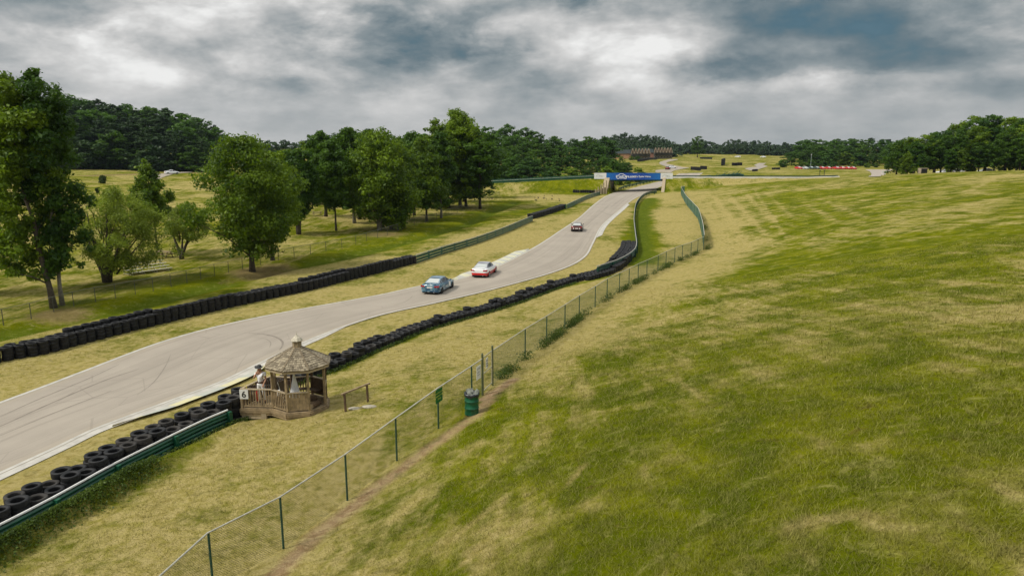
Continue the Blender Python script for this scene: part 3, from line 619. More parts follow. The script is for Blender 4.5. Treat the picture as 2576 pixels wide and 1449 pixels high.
def crown_arrays(seed, z0, z1, rad, prof, ncl, nlf, leaf, flat=.72, cx=0, cy=0, droop=0, rcf=(.17, .30), inner=.5):
    rs = np.random.RandomState(seed); f = PROF[prof]
    t = (np.arange(ncl) + rs.rand(ncl)) / ncl; rs.shuffle(t)
    w_ = f(t); t = t[rs.rand(ncl) < (.35 + .65 * w_)]; m = len(t)
    ang = rs.rand(m) * 2 * np.pi
    lump = 1 + .30 * np.sin(ang * 2 + rs.rand() * 6 + t * 3) + .22 * np.sin(ang * 3 - t * 7 + rs.rand() * 6)
    rr = rad * f(t) * lump * (rs.rand(m) ** inner) * .86
    rc = rad * rs.uniform(rcf[0], rcf[1], m) * (.6 + .4 * f(t)); outl = rs.rand(m) < .14; rr = np.where(outl, rr * 1.16 + .1 * rad, rr); rc = np.where(outl, rc * .62, rc)
    cc = np.stack([cx + rr * np.cos(ang), cy + rr * np.sin(ang), z0 + t * (z1 - z0 - rc * .6)], -1)
    per = np.maximum((nlf * (rc / rc.mean()) ** 2).astype(int), 6); ci = np.repeat(np.arange(m), per); N = len(ci)
    d = rs.normal(size=(N, 3)); d /= np.linalg.norm(d, axis=1)[:, None]
    rd = rs.rand(N) ** .45
    ragged = 1 + .35 * (rs.rand(N) ** 3)
    pos = cc[ci] + d * (rc[ci] * rd * ragged)[:, None] * np.array([1, 1, flat])
    if droop: pos[:, 2] -= droop * rs.rand(N) * rd * rc[ci]
    nr_ = d * .75 + rs.normal(size=(N, 3)) * .55 + np.array([0, 0, .35]); nr_ /= np.linalg.norm(nr_, axis=1)[:, None]
    sz = leaf * rs.uniform(.4, 1.65, N); crnd = rs.rand(m)
    return pos, nr_, sz, np.clip(.62 * crnd[ci] + .38 * rs.rand(N), 0, 1), cc, rc
def trunk_mb(seed, h, zc, rad, r0, cc, nl=9, lean=(0, 0), forks=None):
    rnd = random.Random(seed); mb = MB(); ztop = zc + (h - zc) * .72
    if forks:
        for (dx, dy, rr_) in forks:
            pts = [Vector((0, 0, -.3)), Vector((dx * .10, dy * .10, h * .10)), Vector((dx * .45, dy * .45, h * .28)), Vector((dx * .8, dy * .8, h * .5)), Vector((dx, dy, h * .72))]
            mb.tube(pts, [r0 * 1.25, r0, rr_ * r0, rr_ * r0 * .6, rr_ * r0 * .2], 9)
    else:
        pts = []; rads = []
        for k in range(9):
            t = k / 8; pts.append(Vector((lean[0] * t + rnd.uniform(-.07, .07) * h * .06 * k ** .5, lean[1] * t + rnd.uniform(-.07, .07) * h * .06 * k ** .5, -.3 + t * (ztop + .3)))); rads.append(r0 * (1.35 if k == 0 else (1 - .80 * t)))
        mb.tube(pts, rads, 10)
    order = list(range(len(cc))); rnd.shuffle(order)
    for i in order[:nl]:
        c = Vector(cc[i]); s = max(zc * .75, min(c.z - (Vector((c.x, c.y)).length) * .75, ztop)); t = (s + .3) / (ztop + .3)
        a = Vector((lean[0] * t, lean[1] * t, s)) if not forks else Vector((c.x * .25, c.y * .25, s * .8))
        mid = a.lerp(c, .5) + Vector((rnd.uniform(-.3, .3), rnd.uniform(-.3, .3), .06 * (c - a).length))
        rr_ = r0 * .34 * (1 - .5 * t); mb.tube([a, mid, c], [rr_, rr_ * .62, rr_ * .2], 6)
    return mb
def make_tree(kindname, loc, h, zc, rad, prof, leafm, seed, ncl, nlf, leaf, r0, bark=BARK, cx=0, cy=0, rz=0, lean=(0, 0), forks=None, nl=9, flat=.72, droop=0, rcf=(.17, .30), **tg):
    root = empty(kindname, loc, rz, **tg)
    pos, nr_, sz, rn, cc, rc = crown_arrays(seed, zc, h, rad, prof, ncl, nlf, leaf, flat, cx, cy, droop, rcf)
    me = leaf_mesh('crown', pos, nr_, sz, rn, leafm); o = bpy.data.objects.new('crown', me); C.objects.link(o); o.parent = root
    trunk_mb(seed, h, zc, rad, r0, cc, nl, lean, forks).build('trunk', bark, root, smooth=True)
    return root
def zat(v, D): return CAMZ + (-ST + (-(v - CY) / FPX) * CT) * D
# near and middle trees, each where its trunk meets the grass
NT_ = [  # u,v base, v top, u left,right of crown, v crown bottom, kind, profile, leaf, label
    (136, 775, 172, -22, 168, 690, 'tall_tree', 'tall', LEAF_MAPLE, 'taller left tree of the towering pair at the left fence', .24, BARK),
    (157, 768, 180, 92, 238, 688, 'tall_tree', 'tall', LEAF_DARK, 'slimmer right tree of the towering pair, pale bare lower trunk', .17, BARK_PALE),
    (-45, 742, 330, -130, 48, 690, 'tall_tree', 'tall', LEAF_DARK, 'dark tree cut off by the left edge of the picture', .25, BARK),
    (635, 683, 338, 532, 742, 640, 'maple_tree', 'maple', LEAF_MAPLE, 'broad leafy tree in front of the left fence, crown almost to the ground', .30, BARK),
    (686, 655, 372, 618, 766, 606, 'maple_tree', 'maple', LEAF_MAPLE, 'leafy tree just behind and right of the broad one at the fence', .24, BARK),
    (752, 590, 372, 690, 806, 545, 'maple_tree', 'maple', LEAF_DARK, 'dark tree with forked trunk right of the broad maples', .30, BARK),
    (846, 581, 350, 786, 892, 522, 'shade_tree', 'round', LEAF_DARK, 'slender trunked dark tree standing alone on the picnic grass', .17, BARK),
    (892, 562, 322, 840, 935, 520, 'shade_tree', 'tall', LEAF_DARK, 'tall dark tree behind and left of the big rounded fence tree', .28, BARK_PALE),
    (955, 580, 320, 868, 1046, 545, 'maple_tree', 'maple', LEAF_MAPLE, 'big rounded bright tree with forked trunk at the middle of the fence', .34, BARK_PALE),
    (984, 577, 360, 930, 1052, 565, 'maple_tree', 'maple', LEAF_MAPLE, 'low branched tree hugging the right side of the big rounded tree', .26, BARK),
    (1074, 557, 345, 1015, 1118, 520, 'maple_tree', 'maple', LEAF_MAPLE, 'thin trunked tree at the fence left of the tallest middle tree', .20, BARK),
    (1110, 549, 330, 1068, 1148, 515, 'maple_tree', 'tall', LEAF_DARK, 'dark tree at the fence just left of the tallest middle tree', .22, BARK_PALE),
    (1042, 542, 330, 990, 1090, 510, 'shade_tree', 'tall', LEAF_DARK, 'dark tree behind the fence between the rounded tree and the tallest', .26, BARK),
    (1158, 520, 274, 1098, 1212, 488, 'tall_tree', 'tall', LEAF_MAPLE, 'tallest tree of the middle group with long pale trunk', .34, BARK_PALE),
    (1172, 520, 318, 1128, 1216, 498, 'tall_tree', 'tall', LEAF_DARK, 'dark full tree at the right end of the middle group', .28, BARK),
    (1192, 497, 318, 1165, 1232, 470, 'tall_tree', 'tall', LEAF_DARK, 'dark tree farthest right where the embankment starts', .26, BARK),
    (1105, 528, 300, 1062, 1140, 500, 'tall_tree', 'tall', LEAF_MAPLE, 'tall narrow tree directly left of the tallest middle tree', .28, BARK),
    (904, 552, 340, 880, 960, 520, 'shade_tree', 'maple', LEAF_DARK, 'short trunked dark tree deep under the middle group', .3, BARK),
    (933, 553, 325, 890, 975, 515, 'shade_tree', 'tall', LEAF_DARK, 'dark tree showing its trunk left of the big rounded tree', .3, BARK),
    (820, 545, 330, 770, 860, 500, 'shade_tree', 'tall', LEAF_DARK, 'dark tree filling the gap behind the lone slender trunk', .3, BARK),
    (398, 640, 398, 325, 452, 545, 'young_tree', 'cone', LEAF_MAPLE, 'yellow green tree rising behind the large willow', .14, BARK)]
for i, (u, v, vt, uL, uR, vb, kn, pf, lm, lab, r0, bk) in enumerate(NT_):
    p = on(u, v); D = p[1] / (CT + (-(v - CY) / FPX) * ST); zt = zat(vt, D) - p[2]; zb = max(zat(vb, D) - p[2], .35)
    rad = (uR - uL) * D / FPX / 2 * 1.06; cx = ((uL + uR) / 2 - u) * D / FPX
    dens = min(1.0, (80 / D) ** 1.2); vol = rad * (zt - zb)
    ncl = int(min(330, 50 + vol * 2.3)); leaf = .26 if D < 90 else .37
    nlf = int(180 if D < 90 else 115)
    fk = [(-1.2 + cx * .5, .3, .62), (1.1 + cx * .5, -.2, .7), (.1 + cx, .8, .55)] if 'forked' in lab else None
    make_tree(kn, p, zt, zb, rad, pf, lm, 11 + i * 7, ncl, nlf, leaf, r0, bk, cx=cx, lean=(cx * .8, 0), forks=fk, nl=14, rcf=(.15, .36) if rad > 3 else (.2, .42), label=lab, cat='tree')
# willows
def willow(u, v, vt, uL, uR, vb, seed, forks, lab, r0, ncl, nlf):
    p = on(u, v); D = p[1] / (CT + (-(v - CY) / FPX) * ST); zt = zat(vt, D) - p[2]; zb = zat(vb, D) - p[2]
    rad = (uR - uL) * D / FPX / 2; cx = ((uL + uR) / 2 - u) * D / FPX
    make_tree('willow_tree', p, zt, zb, rad, 'willow', LEAF_WILLOW, seed, ncl, nlf, .15, r0, cx=cx, forks=forks, nl=16, flat=.85, droop=.5, rcf=(.13, .24), label=lab, cat='tree')
willow(270, 710, 462, 204, 418, 672, 301, [(-2.2, .3, .6), (-.5, -1.2, .6), (.6, .8, .65), (2.6, .2, .6), (1.2, -1, .5)], 'large pale willow with several spreading trunks beside the bleachers', .34, 200, 190)
willow(457, 652, 505, 418, 540, 600, 302, [(-1.2, .2, .7), (1.6, .3, .7), (.2, .8, .5)], 'small pale willow with forked trunk right of the large one', .20, 100, 150)
# clipped bushes on the far left field
for (u, v, vt, hw, pf, lab) in [(258, 462, 440, 10.5, 'topiary', 'dark ball shaped clipped bush on the far left field'), (246, 487, 472, 6.5, 'drop', 'small clipped bush narrowing to its foot below the ball bush')]:
    p = on(u, v); D = p[1] / (CT + (-(v - CY) / FPX) * ST); h = zat(vt, D) - p[2]; rad = hw * D / FPX
    make_tree('clipped_bush', p, h, .05, rad, pf, LEAF_WEED, 77 + int(u), 70, 70, .22, .10, nl=3, rcf=(.25, .35), label=lab, cat='bush')
# ---- templates for the woods (unlinked copies are placed below)
def template(kindname, seed, h, zc, rad, prof, leafm, ncl, nlf, leaf, r0, bark=BARK, **kw):
    root = make_tree(kindname, (0, 0, 0), h, zc, rad, prof, leafm, seed, ncl, nlf, leaf, r0, bark, nl=5, **kw); root['_h'] = h; return root
TPL = {
    'wood': [template('wood_tree', 501, 16, 2.5, 4.6, 'maple', LEAF_WOOD, 90, 60, .55, .25), template('wood_tree', 502, 17, 2.2, 4.0, 'tall', LEAF_WOOD, 95, 60, .5, .25),
             template('wood_tree', 503, 15, 1.5, 4.8, 'round', LEAF_WOOD, 90, 62, .55, .25), template('wood_tree', 504, 17, 3, 4.2, 'maple', LEAF_DARK, 90, 62, .5, .25)],
    'pine': [template('pine_tree', 511, 20, 8.5, 3.3, 'pine', LEAF_PINE, 80, 60, .45, .24, BARK_PALE, flat=.5), template('pine_tree', 512, 20, 10.5, 3.0, 'pine', LEAF_PINE, 70, 60, .45, .22, BARK, flat=.5),
             template('pine_tree', 513, 19, 5.5, 3.2, 'pine', LEAF_PINE, 90, 60, .45, .24, BARK, flat=.5)],
    'under': [template('wood_tree', 521, 8, .3, 3.3, 'bush', LEAF_PINE, 70, 60, .42, .12), template('wood_tree', 522, 9, .5, 3.0, 'bush', LEAF_DARK, 70, 60, .42, .12)],
    'bush': [template('shrub_tree', 531, 6, .2, 3.0, 'bush', LEAF_WOOD, 70, 60, .42, .1), template('shrub_tree', 532, 6.5, .2, 2.8, 'round', LEAF_WOOD, 70, 60, .40, .1), template('shrub_tree', 533, 6.5, .2, 2.6, 'maple', LEAF_MAPLE, 70, 60, .40, .1)],
    'grove': [template('grove_tree', 541, 15, 2.4, 3.3, 'tall', LEAF_DARK, 110, 75, .36, .2), template('grove_tree', 542, 15, 3.0, 3.0, 'tall', LEAF_WOOD, 110, 75, .36, .2), template('grove_tree', 543, 14, 1.2, 3.6, 'maple', LEAF_DARK, 110, 75, .36, .2), template('grove_tree', 544, 13, .8, 3.4, 'maple', LEAF_MAPLE, 110, 75, .36, .2)]}
used = set()
def plant(kind, x, y, h, lab, group, rnd, wf=1.0):
    t = rnd.choice(TPL[kind])
    if t.name in used: o = copy_tree(t)
    else: o = t; used.add(t.name)
    s = h / t['_h']; wd = wf * (s ** .72) * rnd.uniform(.88, 1.15)
    o.location = (x, y, hz(x, y) - .1); o.scale = (wd, wd, s); o.rotation_euler = (0, 0, rnd.uniform(0, 6.28))
    tag(o, lab, 'tree', group); return o
def wood(rows, sil, kindf, lab, group, seed, step, umin, umax, wf=1.0, hmin=4, hmax=27):
    rnd = random.Random(seed)
    rn_ = ['front', 'second', 'third', 'fourth', 'fifth', 'sixth']
    for ri, (D, drop, kinds) in enumerate(rows):
        cnt_ = 0; where = rn_[ri] + ' row'
        if ri and ri == len(rows) - 1: where = 'back row'
        if len(rows) == 1: where = 'row'
        du = step * FPX / D; u = umin + rnd.uniform(0, du)
        while u < umax:
            uu = u + rnd.uniform(-.3, .3) * du; DD = D * rnd.uniform(.985, 1.02)
            vt = float(np.interp(uu, [a for a, b in sil], [b for a, b in sil])) + drop + rnd.uniform(-5, 7) * 200 / D
            x, y, z = far(uu, DD); h = min(max(zat(vt, DD) - z, hmin), hmax)
            k_ = rnd.choice(kinds); cnt_ += 1; plant(k_, x, y, h, (lab[k_] if isinstance(lab, dict) else lab) % (nth(cnt_), where), group, rnd, wf); u += du * rnd.uniform(.8, 1.2)
silL = [(-150, 205), (0, 212), (60, 215), (130, 225), (230, 243), (300, 258), (380, 268), (440, 268), (500, 290), (550, 312), (575, 325)]
wood([(251, 108, ['under']), (255, 76, ['under', 'pine']), (260, 52, ['pine']), (272, 28, ['pine', 'pine', 'wood']), (290, 8, ['pine', 'wood']), (315, 0, ['pine', 'wood'])], silL, None,
     {'under': 'low dark tree, %s from left in the %s of the left hill pine wood', 'pine': 'dark pine, %s from left in the %s of the left hill pine wood', 'wood': 'rounded dark tree, %s from left in the %s of the left hill pine wood'}, 'trees of the pine wood on the left hill', 41, 6.0, -90, 575, wf=1.75)
silM = [(540, 335), (600, 350), (700, 355), (790, 352), (860, 325), (900, 330), (1050, 335), (1190, 320), (1250, 311), (1300, 315), (1350, 326), (1400, 342), (1450, 347), (1490, 337), (1530, 345), (1545, 372)]
wood([(300, 22, ['wood']), (345, 4, ['wood', 'wood', 'pine'])], silM, None, 'leafy tree, %s from left in the %s of the wood behind the picnic ground', 'trees of the wood behind the picnic ground', 42, 9, 560, 1130, wf=1.65)
wood([(240, 98, ['bush']), (250, 72, ['bush', 'wood']), (272, 48, ['wood']), (300, 24, ['wood']), (338, 2, ['wood'])], silM, None,
     {'bush': 'bushy tree, %s from left in the %s of the slope left of the banner', 'wood': 'leafy tree, %s from left in the %s of the slope left of the banner'}, 'trees of the wooded slope left of the bridge', 43, 8.0, 1120, 1540, wf=1.6, hmin=3.5)
wood([(150, 0, ['grove']), (166, 6, ['grove'])], [(690, 388), (760, 365), (800, 342), (860, 326), (950, 335), (1050, 332), (1150, 328), (1215, 328)], None, 'dark shade tree, %s from left in the %s behind the picnic trees', 'trees in the back rows of the picnic grove', 48, 6.6, 700, 1205, wf=1.35, hmax=17)
wood([(262, 0, ['bush', 'wood']), (285, 0, ['bush', 'wood'])], [(1535, 400), (1570, 402), (1600, 418), (1625, 432)], None, 'bushy tree, %s from left in the %s right behind the blue banner', 'bushy trees right behind the blue banner', 44, 5.5, 1530, 1618, wf=1.3, hmin=3, hmax=12)
rw = random.Random(5)
for bi, (u, D, vt) in enumerate([(1545, 238, 452), (1562, 244, 446), (1580, 250, 445), (1604, 262, 442), (1620, 275, 440)]):
    x, y, z = far(u, D); plant('bush', x, y, max(zat(vt, D) - z, 2.2), 'dark bush, %s from left of those seen through the bridge opening' % nth(bi + 1), 'bushes seen through the bridge opening', rw)
silG = [(2225, 350), (2262, 345), (2290, 335), (2330, 328), (2370, 318), (2400, 302), (2440, 293), (2480, 287), (2520, 295), (2576, 288), (2640, 280)]
wood([(176, 62, ['grove']), (182, 22, ['grove']), (190, 4, ['grove']), (200, 0, ['grove'])], silG, None,
     'leafy tree, %s from left in the %s of the grove on the right ridge', 'trees of the grove on the right ridge', 45, 5.2, 2262, 2640, wf=1.35, hmin=5, hmax=19)
silR = [(1960, 362), (1995, 348), (2050, 346), (2120, 350), (2200, 352), (2290, 352)]
wood([(415, 0, ['wood']), (392, 14, ['wood']), (378, 30, ['wood', 'bush'])], silR, None, 'tree, %s from left in the %s of the wood behind the parked red cars', 'trees of the wood behind the parked red cars', 46, 9.5, 1985, 2300, wf=1.9, hmax=20)
wood([(352, 0, ['bush'])], [(1955, 402), (2000, 398), (2050, 400), (2130, 410), (2250, 412)], None, 'round bush, %s from left in the %s directly behind the parked red cars', 'bushes behind the parked red cars', 47, 6.0, 1958, 2240, wf=1.5, hmin=2.5, hmax=6)
wood([(468, 0, ['bush'])], [(1555, 408), (1580, 400), (1600, 401), (1625, 407)], None, 'round bush, %s from left in the %s before the nearer gabled lodge', 'bushes in front of the lodges', 49, 6, 1562, 1618, wf=1.4, hmin=3, hmax=7)
x, y, z = far(1751, 560); plant('wood', x, y, 17, 'single dark tree standing alone at the crest of the far field', None, rw, 1.5)
for k_ in TPL:
    for t in TPL[k_]:
        if t.name not in used:
            for ch in list(t.children): bpy.data.objects.remove(ch)
            bpy.data.objects.remove(t)
# the far woods read as one mass
def mass(name, label, sil, rows, step, seed, u0, u1):
    rs = random.Random(seed); P_, N_, S_, R_ = [], [], [], []
    tpl = [crown_arrays(700 + i, .5, 15, 5.2, pf, 60, 14, 1.35) for i, pf in enumerate(['maple', 'round', 'tall', 'maple'])]
    for (D, drop) in rows:
        du = step * FPX / D; u = u0
        while u < u1:
            vt = float(np.interp(u, [a for a, b in sil], [b for a, b in sil])) + drop + rs.uniform(-3.5, 3.5)
            x, y, z = far(u, D * rs.uniform(.98, 1.02)); h = max(zat(vt, D) - z, 5); pos, nr_, sz, rn, cc, rc = rs.choice(tpl)
            a = rs.uniform(0, 6.28); ca_, sa_ = math.cos(a), math.sin(a); ws = rs.uniform(1.1, 1.6)
            q = np.stack([x + ws * (pos[:, 0] * ca_ - pos[:, 1] * sa_), y + ws * (pos[:, 0] * sa_ + pos[:, 1] * ca_), z - .3 + pos[:, 2] * h / 15], -1)
            P_.append(q); N_.append(nr_); S_.append(sz); R_.append(rn); u += du * rs.uniform(.8, 1.2)
    me = leaf_mesh(name, np.concatenate(P_), np.concatenate(N_), np.concatenate(S_), np.concatenate(R_), LEAF_FAR)
    o = bpy.data.objects.new(name, me); C.objects.link(o); tag(o, label, 'woods', kind='stuff')
mass('far_woods', 'wooded hill behind the gabled lodges', [(1500, 345), (1540, 340), (1570, 336), (1620, 338), (1660, 342), (1684, 350), (1700, 362)], [(560, 34), (580, 22), (600, 14), (625, 6), (665, 0)], 7, 61, 1480, 1692)
mass('far_woods', 'distant dark treeline along the far end of the field', [(1680, 362), (1740, 354), (1790, 358), (1812, 364), (1830, 352), (1890, 352), (1950, 362), (2010, 358), (2060, 356)], [(640, 14), (655, 6), (690, 0)], 6.5, 62, 1682, 2060)
mass('far_woods', 'distant woods filling the skyline behind the middle trees', [(560, 345), (800, 352), (1200, 345), (1500, 352)], [(460, 0)], 10, 63, 560, 1500)
mass('far_woods', 'distant woods beyond the right grove', [(2000, 352), (2300, 348), (2640, 330)], [(470, 0)], 11, 64, 2050, 2660)

# ------------------------------------------------------------------ tyre stacks
def tyre_mb(z, r_=.335, h=.235, seg=20, off=(0, 0)):
    mb = MB(); ri = r_ * .58
    prof = [(ri, h * .22), (ri + .02, h * .08), (r_ * .84, 0), (r_ * .975, h * .04), (r_, h * .14), (r_ * .99, h * .5), (r_, h * .86), (r_ * .975, h * .96), (r_ * .84, h), (ri + .02, h * .92), (ri, h * .78), (ri + .035, h * .5)]
    mb.lathe(prof, (off[0], off[1], z), seg, close=True); return mb
def tyre_mesh(seed, seg=20):
    rnd = random.Random(seed); mb = tyre_mb(0, .335 * rnd.uniform(.93, 1.05), .235 * rnd.uniform(.9, 1.06), seg); me = bpy.data.meshes.new('tyre'); me.from_pydata(mb.v, [], mb.f)
    me.polygons.foreach_set('use_smooth', [True] * len(me.polygons)); me.materials.append(RUBBER if seed % 3 else RUBBER_OLD); return me
TY = [tyre_mesh(s) for s in range(7)]
def stack_mesh(nst, seed):
    rnd = random.Random(seed); mb = MB(); z = 0
    for k in range(nst):
        r_ = .335 * rnd.uniform(.94, 1.05); h = .235 * rnd.uniform(.93, 1.04); t = tyre_mb(z, r_, h, 14, (rnd.uniform(-.02, .02), rnd.uniform(-.02, .02))); i = len(mb.v); mb.v += t.v; mb.f += [tuple(i + q for q in f) for f in t.f]; z += h * .97
    me = bpy.data.meshes.new('tyre_stack'); me.from_pydata(mb.v, [], mb.f); me.polygons.foreach_set('use_smooth', [True] * len(me.polygons)); me.materials.append(RUBBER); return me
SM = {(k, s): stack_mesh(k, 10 * k + s) for k in (1, 2, 3, 4, 5) for s in range(3)}
stacks = []   # (x,y,n,label,group)
def row_stacks(path, offs, step, nf, lab, group, seed, s0=0, s1=1e9, jit=.05, fwd=True, RN=('near', 'far', 'third')):
    rnd = random.Random(seed)
    for (oi, off) in enumerate(offs):
        P_ = resample([(p[0], p[1], 0) for p in path], step); tot = sum(1 for i in range(len(P_)) if s0 <= i * step <= s1); num = 0
        for i, p in enumerate(P_):
            a = P_[max(i - 1, 0)]; b = P_[min(i + 1, len(P_) - 1)]; t = (b - a).normalized(); nn = Vector((-t.y, t.x, 0))
            s = i * step
            if s < s0 or s > s1: continue
            q_ = p + t * (step * .5 if oi % 2 else 0) + nn * off + Vector((rnd.uniform(-jit, jit), rnd.uniform(-jit, jit), 0))
            nn_ = nf(i, oi, s, rnd) if callable(nf) else nf
            num += 1; stacks.append((q_.x, q_.y, nn_, lab % (nth(num if fwd else tot - num + 1), RN[min(oi, 2)] if len(offs) > 1 else 'only'), group))
RAIL_TOP = [(-60, 1350), (0, 1319), (150, 1242), (295, 1162), (437, 1092), (520, 1053), (607, 1015)]
rail_near = [on(u, v, .82)[:2] for u, v in RAIL_TOP] + [on(700, 995)[:2]]
tv = Vector(rail_near[1]) - Vector(rail_near[0]); ext = [tuple(Vector(rail_near[0]) - tv.normalized() * 3)]
rail_near_c = [tuple(p) for p in catmull([(*p, 0) for p in ext + rail_near], 5)]
row_stacks(rail_near_c, [.44, 1.08], .69, lambda i, o, s, r: 5 if r.random() < .75 else 4, 'tyre stack, %s from the wooden shelter in the %s row behind the green guardrail', 'tyre stacks left of the wooden shelter', 3, s1=17, fwd=False)
mid_c = catmull([on(640, 1000)] + [on(u, v, .45) for u, v in [(838, 905), (900, 877), (960, 853), (1040, 820), (1139, 791), (1276, 752), (1385, 714), (1460, 692)]], 6)
row_stacks(mid_c, [-.33, .33], .68, lambda i, o, s, r: 2 if r.random() < .8 else 3, 'low tyre stack, %s from the shelter in the %s row along the near track side', 'low tyre stacks right of the wooden shelter', 4)
end_c = catmull([on(u, v, .5) for u, v in [(1470, 692), (1530, 675), (1562, 656), (1582, 632), (1586, 612)]], 6)
row_stacks(end_c, [-.45, .22, .9], .68, lambda i, o, s, r: 2 if s < 6 else (3 if s < 10 else 4), 'tyre stack, %s from the front in the %s row of the thick bend wall', 'tyre stacks in the thick wall at the bend', 5, RN=('right', 'middle', 'left'))
left_c = catmull([(-36, 33), (-33.8, 37.5)] + [on(u, v) for u, v in [(0, 912), (110, 892), (250, 855), (380, 822), (480, 798), (580, 774), (700, 748), (780, 731), (850, 713), (935, 692), (1046, 663)]], 5)
row_stacks(left_c, [.25, .92], .66, lambda i, o, s, r: (4 if (int(s / 7) + o) % 3 else 5) if s > 8 else 4, 'tyre stack, %s from the left guardrail in the %s row of the long wall', 'tyre stacks in the long left wall', 6, s1=9999, fwd=False, RN=('front', 'back'))
sh_c = catmull([on(u, v) for u, v in [(1342, 551), (1385, 538), (1424, 524)]], 4)
row_stacks(sh_c, [.2, .9], .66, 4, 'tyre stack, %s from left in the %s row of the short wall between the left guardrails', 'tyre stacks in the short wall left of the track', 7)
sh2 = [on(1444, 486.5), on(1506, 486.5)]
row_stacks(sh2, [.2], .66, 4, 'tyre stack, %s from left in the %s row at the foot of the bridge', 'tyre stacks at the foot of the bridge', 8)
stacks.sort(key=lambda s: s[0] ** 2 + s[1] ** 2)
rt = random.Random(99)
for i, (x, y, k_, lab, gr) in enumerate(stacks[:295]):
    z = hz(x, y)
    if i < 100:
        o = empty('tyre_stack', (x, y, z - .02), rt.uniform(0, 6), label=lab, cat='tyre stack', group=gr); zz = 0
        for j in range(k_):
            t = bpy.data.objects.new('tyre', TY[rt.randrange(7)]); C.objects.link(t); t.parent = o; t.location = (rt.uniform(-.025, .025), rt.uniform(-.025, .025), zz); t.rotation_euler = (rt.uniform(-.03, .03), rt.uniform(-.03, .03), rt.uniform(0, 6)); zz += .235
    else:
        o = bpy.data.objects.new('tyre_stack', SM[(k_, rt.randrange(3))]); C.objects.link(o); o.location = (x, y, z - .02); o.rotation_euler = (0, 0, rt.uniform(0, 6)); tag(o, lab, 'tyre stack', gr)
mb = MB()
for (x, y, k_, lab, gr) in stacks[295:]:
    me_ = SM[(k_, rt.randrange(3))]; i = len(mb.v); z = hz(x, y)
    mb.v += [(v_.co.x + x, v_.co.y + y, v_.co.z + z) for v_ in me_.vertices]; mb.f += [tuple(i + q_ for q_ in p_.vertices) for p_ in me_.polygons]
if mb.v: tag(mb.build('tyre_stacks', RUBBER, smooth=True), 'farthest black tyre stacks of the barriers along the track', 'tyre stacks', kind='stuff')
# far tyre walls on the infield
def far_wall(px, h, lab, wd=.9):
    P_ = [on(u / 1.00932, v / 1.00932) for u, v in px]; P_ = resample([(p[0], p[1], 0) for p in P_], .9); mb = MB()
    for p in P_:
        z = hz(p.x, p.y)
        for j in range(int(h / .3)):
            t = tyre_mb(0, .48, .3, 8); i = len(mb.v); mb.v += [(a + p.x, b + p.y, c + z + j * .3) for a, b, c in t.v]; mb.f += [tuple(i + q_ for q_ in f) for f in t.f]
    tag(mb.build('tyre_wall', RUBBER), lab, 'tyre wall', 'small tyre walls on the far field')
far_wall([(1779, 403.5), (1807, 404.5)], 1.2, 'black tyre wall highest on the far field')
far_wall([(1833, 421), (1839, 418)], 3.3, 'short tall black tyre wall in the middle of the far field')
far_wall([(1860, 421), (1872, 421)], 1.5, 'left half of the broken tyre wall on the far field')
far_wall([(1872, 420.5), (1885, 420.5)], 1.5, 'right half of the broken tyre wall on the far field')
far_wall([(1756, 432), (1780, 434)], 1.5, 'black tyre wall low on the far field left')
far_wall([(1780, 430), (1795, 431)], 1.5, 'black tyre wall just behind the low left one')
far_wall([(1912, 436), (1922, 435)], .9, 'small tyre wall beside the far right track piece')
far_wall([(1962, 431), (1978, 431)], .9, 'low dark tyre wall left of the parked cars')
far_wall([(1620, 411), (1640, 408), (1670, 403), (1712, 399)], 1.5, 'long curved black tyre wall below the lodges')

# ------------------------------------------------------------------ guardrails
def guardrail(path, h, label, beams=2, step=3.8, matr=GREEN_STEEL, cap=None, sidez=0, postmat=None, name='guardrail', ps=1):
    P_ = resample([(p[0], p[1], 0) for p in path], .95); n_ = len(P_); z = H(np.array([p.x for p in P_]), np.array([p.y for p in P_]))
    base = [Vector((p.x, p.y, z[i] + sidez)) for i, p in enumerate(P_)]
    root = empty(name, base[0], label=label, cat='guardrail'); o0 = base[0].copy(); base = [b - o0 for b in base]
    nrm = []
    for i in range(n_):
        t = (base[min(i + 1, n_ - 1)] - base[max(i - 1, 0)]); t.z = 0; t.normalize(); nrm.append(Vector((-t.y, t.x, 0)))
    prof = [(.00, 0), (.055, .05), (.055, .10), (.0, .15), (.055, .20), (.055, .25), (.0, .30)]
    for k in range(beams):
        z0 = h - .04 - .34 * (k + 1); mb = MB()
        for side in (1,):
            mb.grid([[base[i] + nrm[i] * (-a - .06) + Vector((0, 0, z0 + b)) for a, b in prof] for i in range(n_)])
            mb.grid([[base[i] + nrm[i] * (-a - .052) + Vector((0, 0, z0 + b)) for a, b in prof[::-1]] for i in range(n_)])
        mb.build('rail', matr, root)
    if cap:
        mb = MB(); mb.tube([b + Vector((0, 0, h)) - nrm[i] * .04 for i, b in enumerate(base)], .045, 6); mb.build('top_rail', cap, root)
    s = 0; k = max(1, int(step / .95)); cnt = 0
    for i in range(0, n_, k):
        if cnt > 70: break
        mb = MB(); t = Vector((nrm[i].y, -nrm[i].x, 0)); M = Matrix((t, nrm[i], Vector((0, 0, 1)))).transposed()
        mb.box(base[i] - nrm[i] * .17 * ps + Vector((0, 0, h * .48 - .1)), (.17, .17, h + .12), M); mb.build('post', postmat or matr, root); cnt += 1
    return root
guardrail(rail_near_c[:-6], .84, 'green guardrail with white top edge behind the near tyre stacks', 2, 3.4, GREEN_STEEL, WHITE_PAINT)
rl = catmull([on(u, v) for u, v in [(1046, 662), (1120, 637), (1200, 612), (1270, 586), (1342, 555)]], 5)
guardrail(rl, .95, 'long green guardrail left of the track running up to the short tyre wall', 3, 3.8, GREEN_STEEL, GALV, ps=-.6)
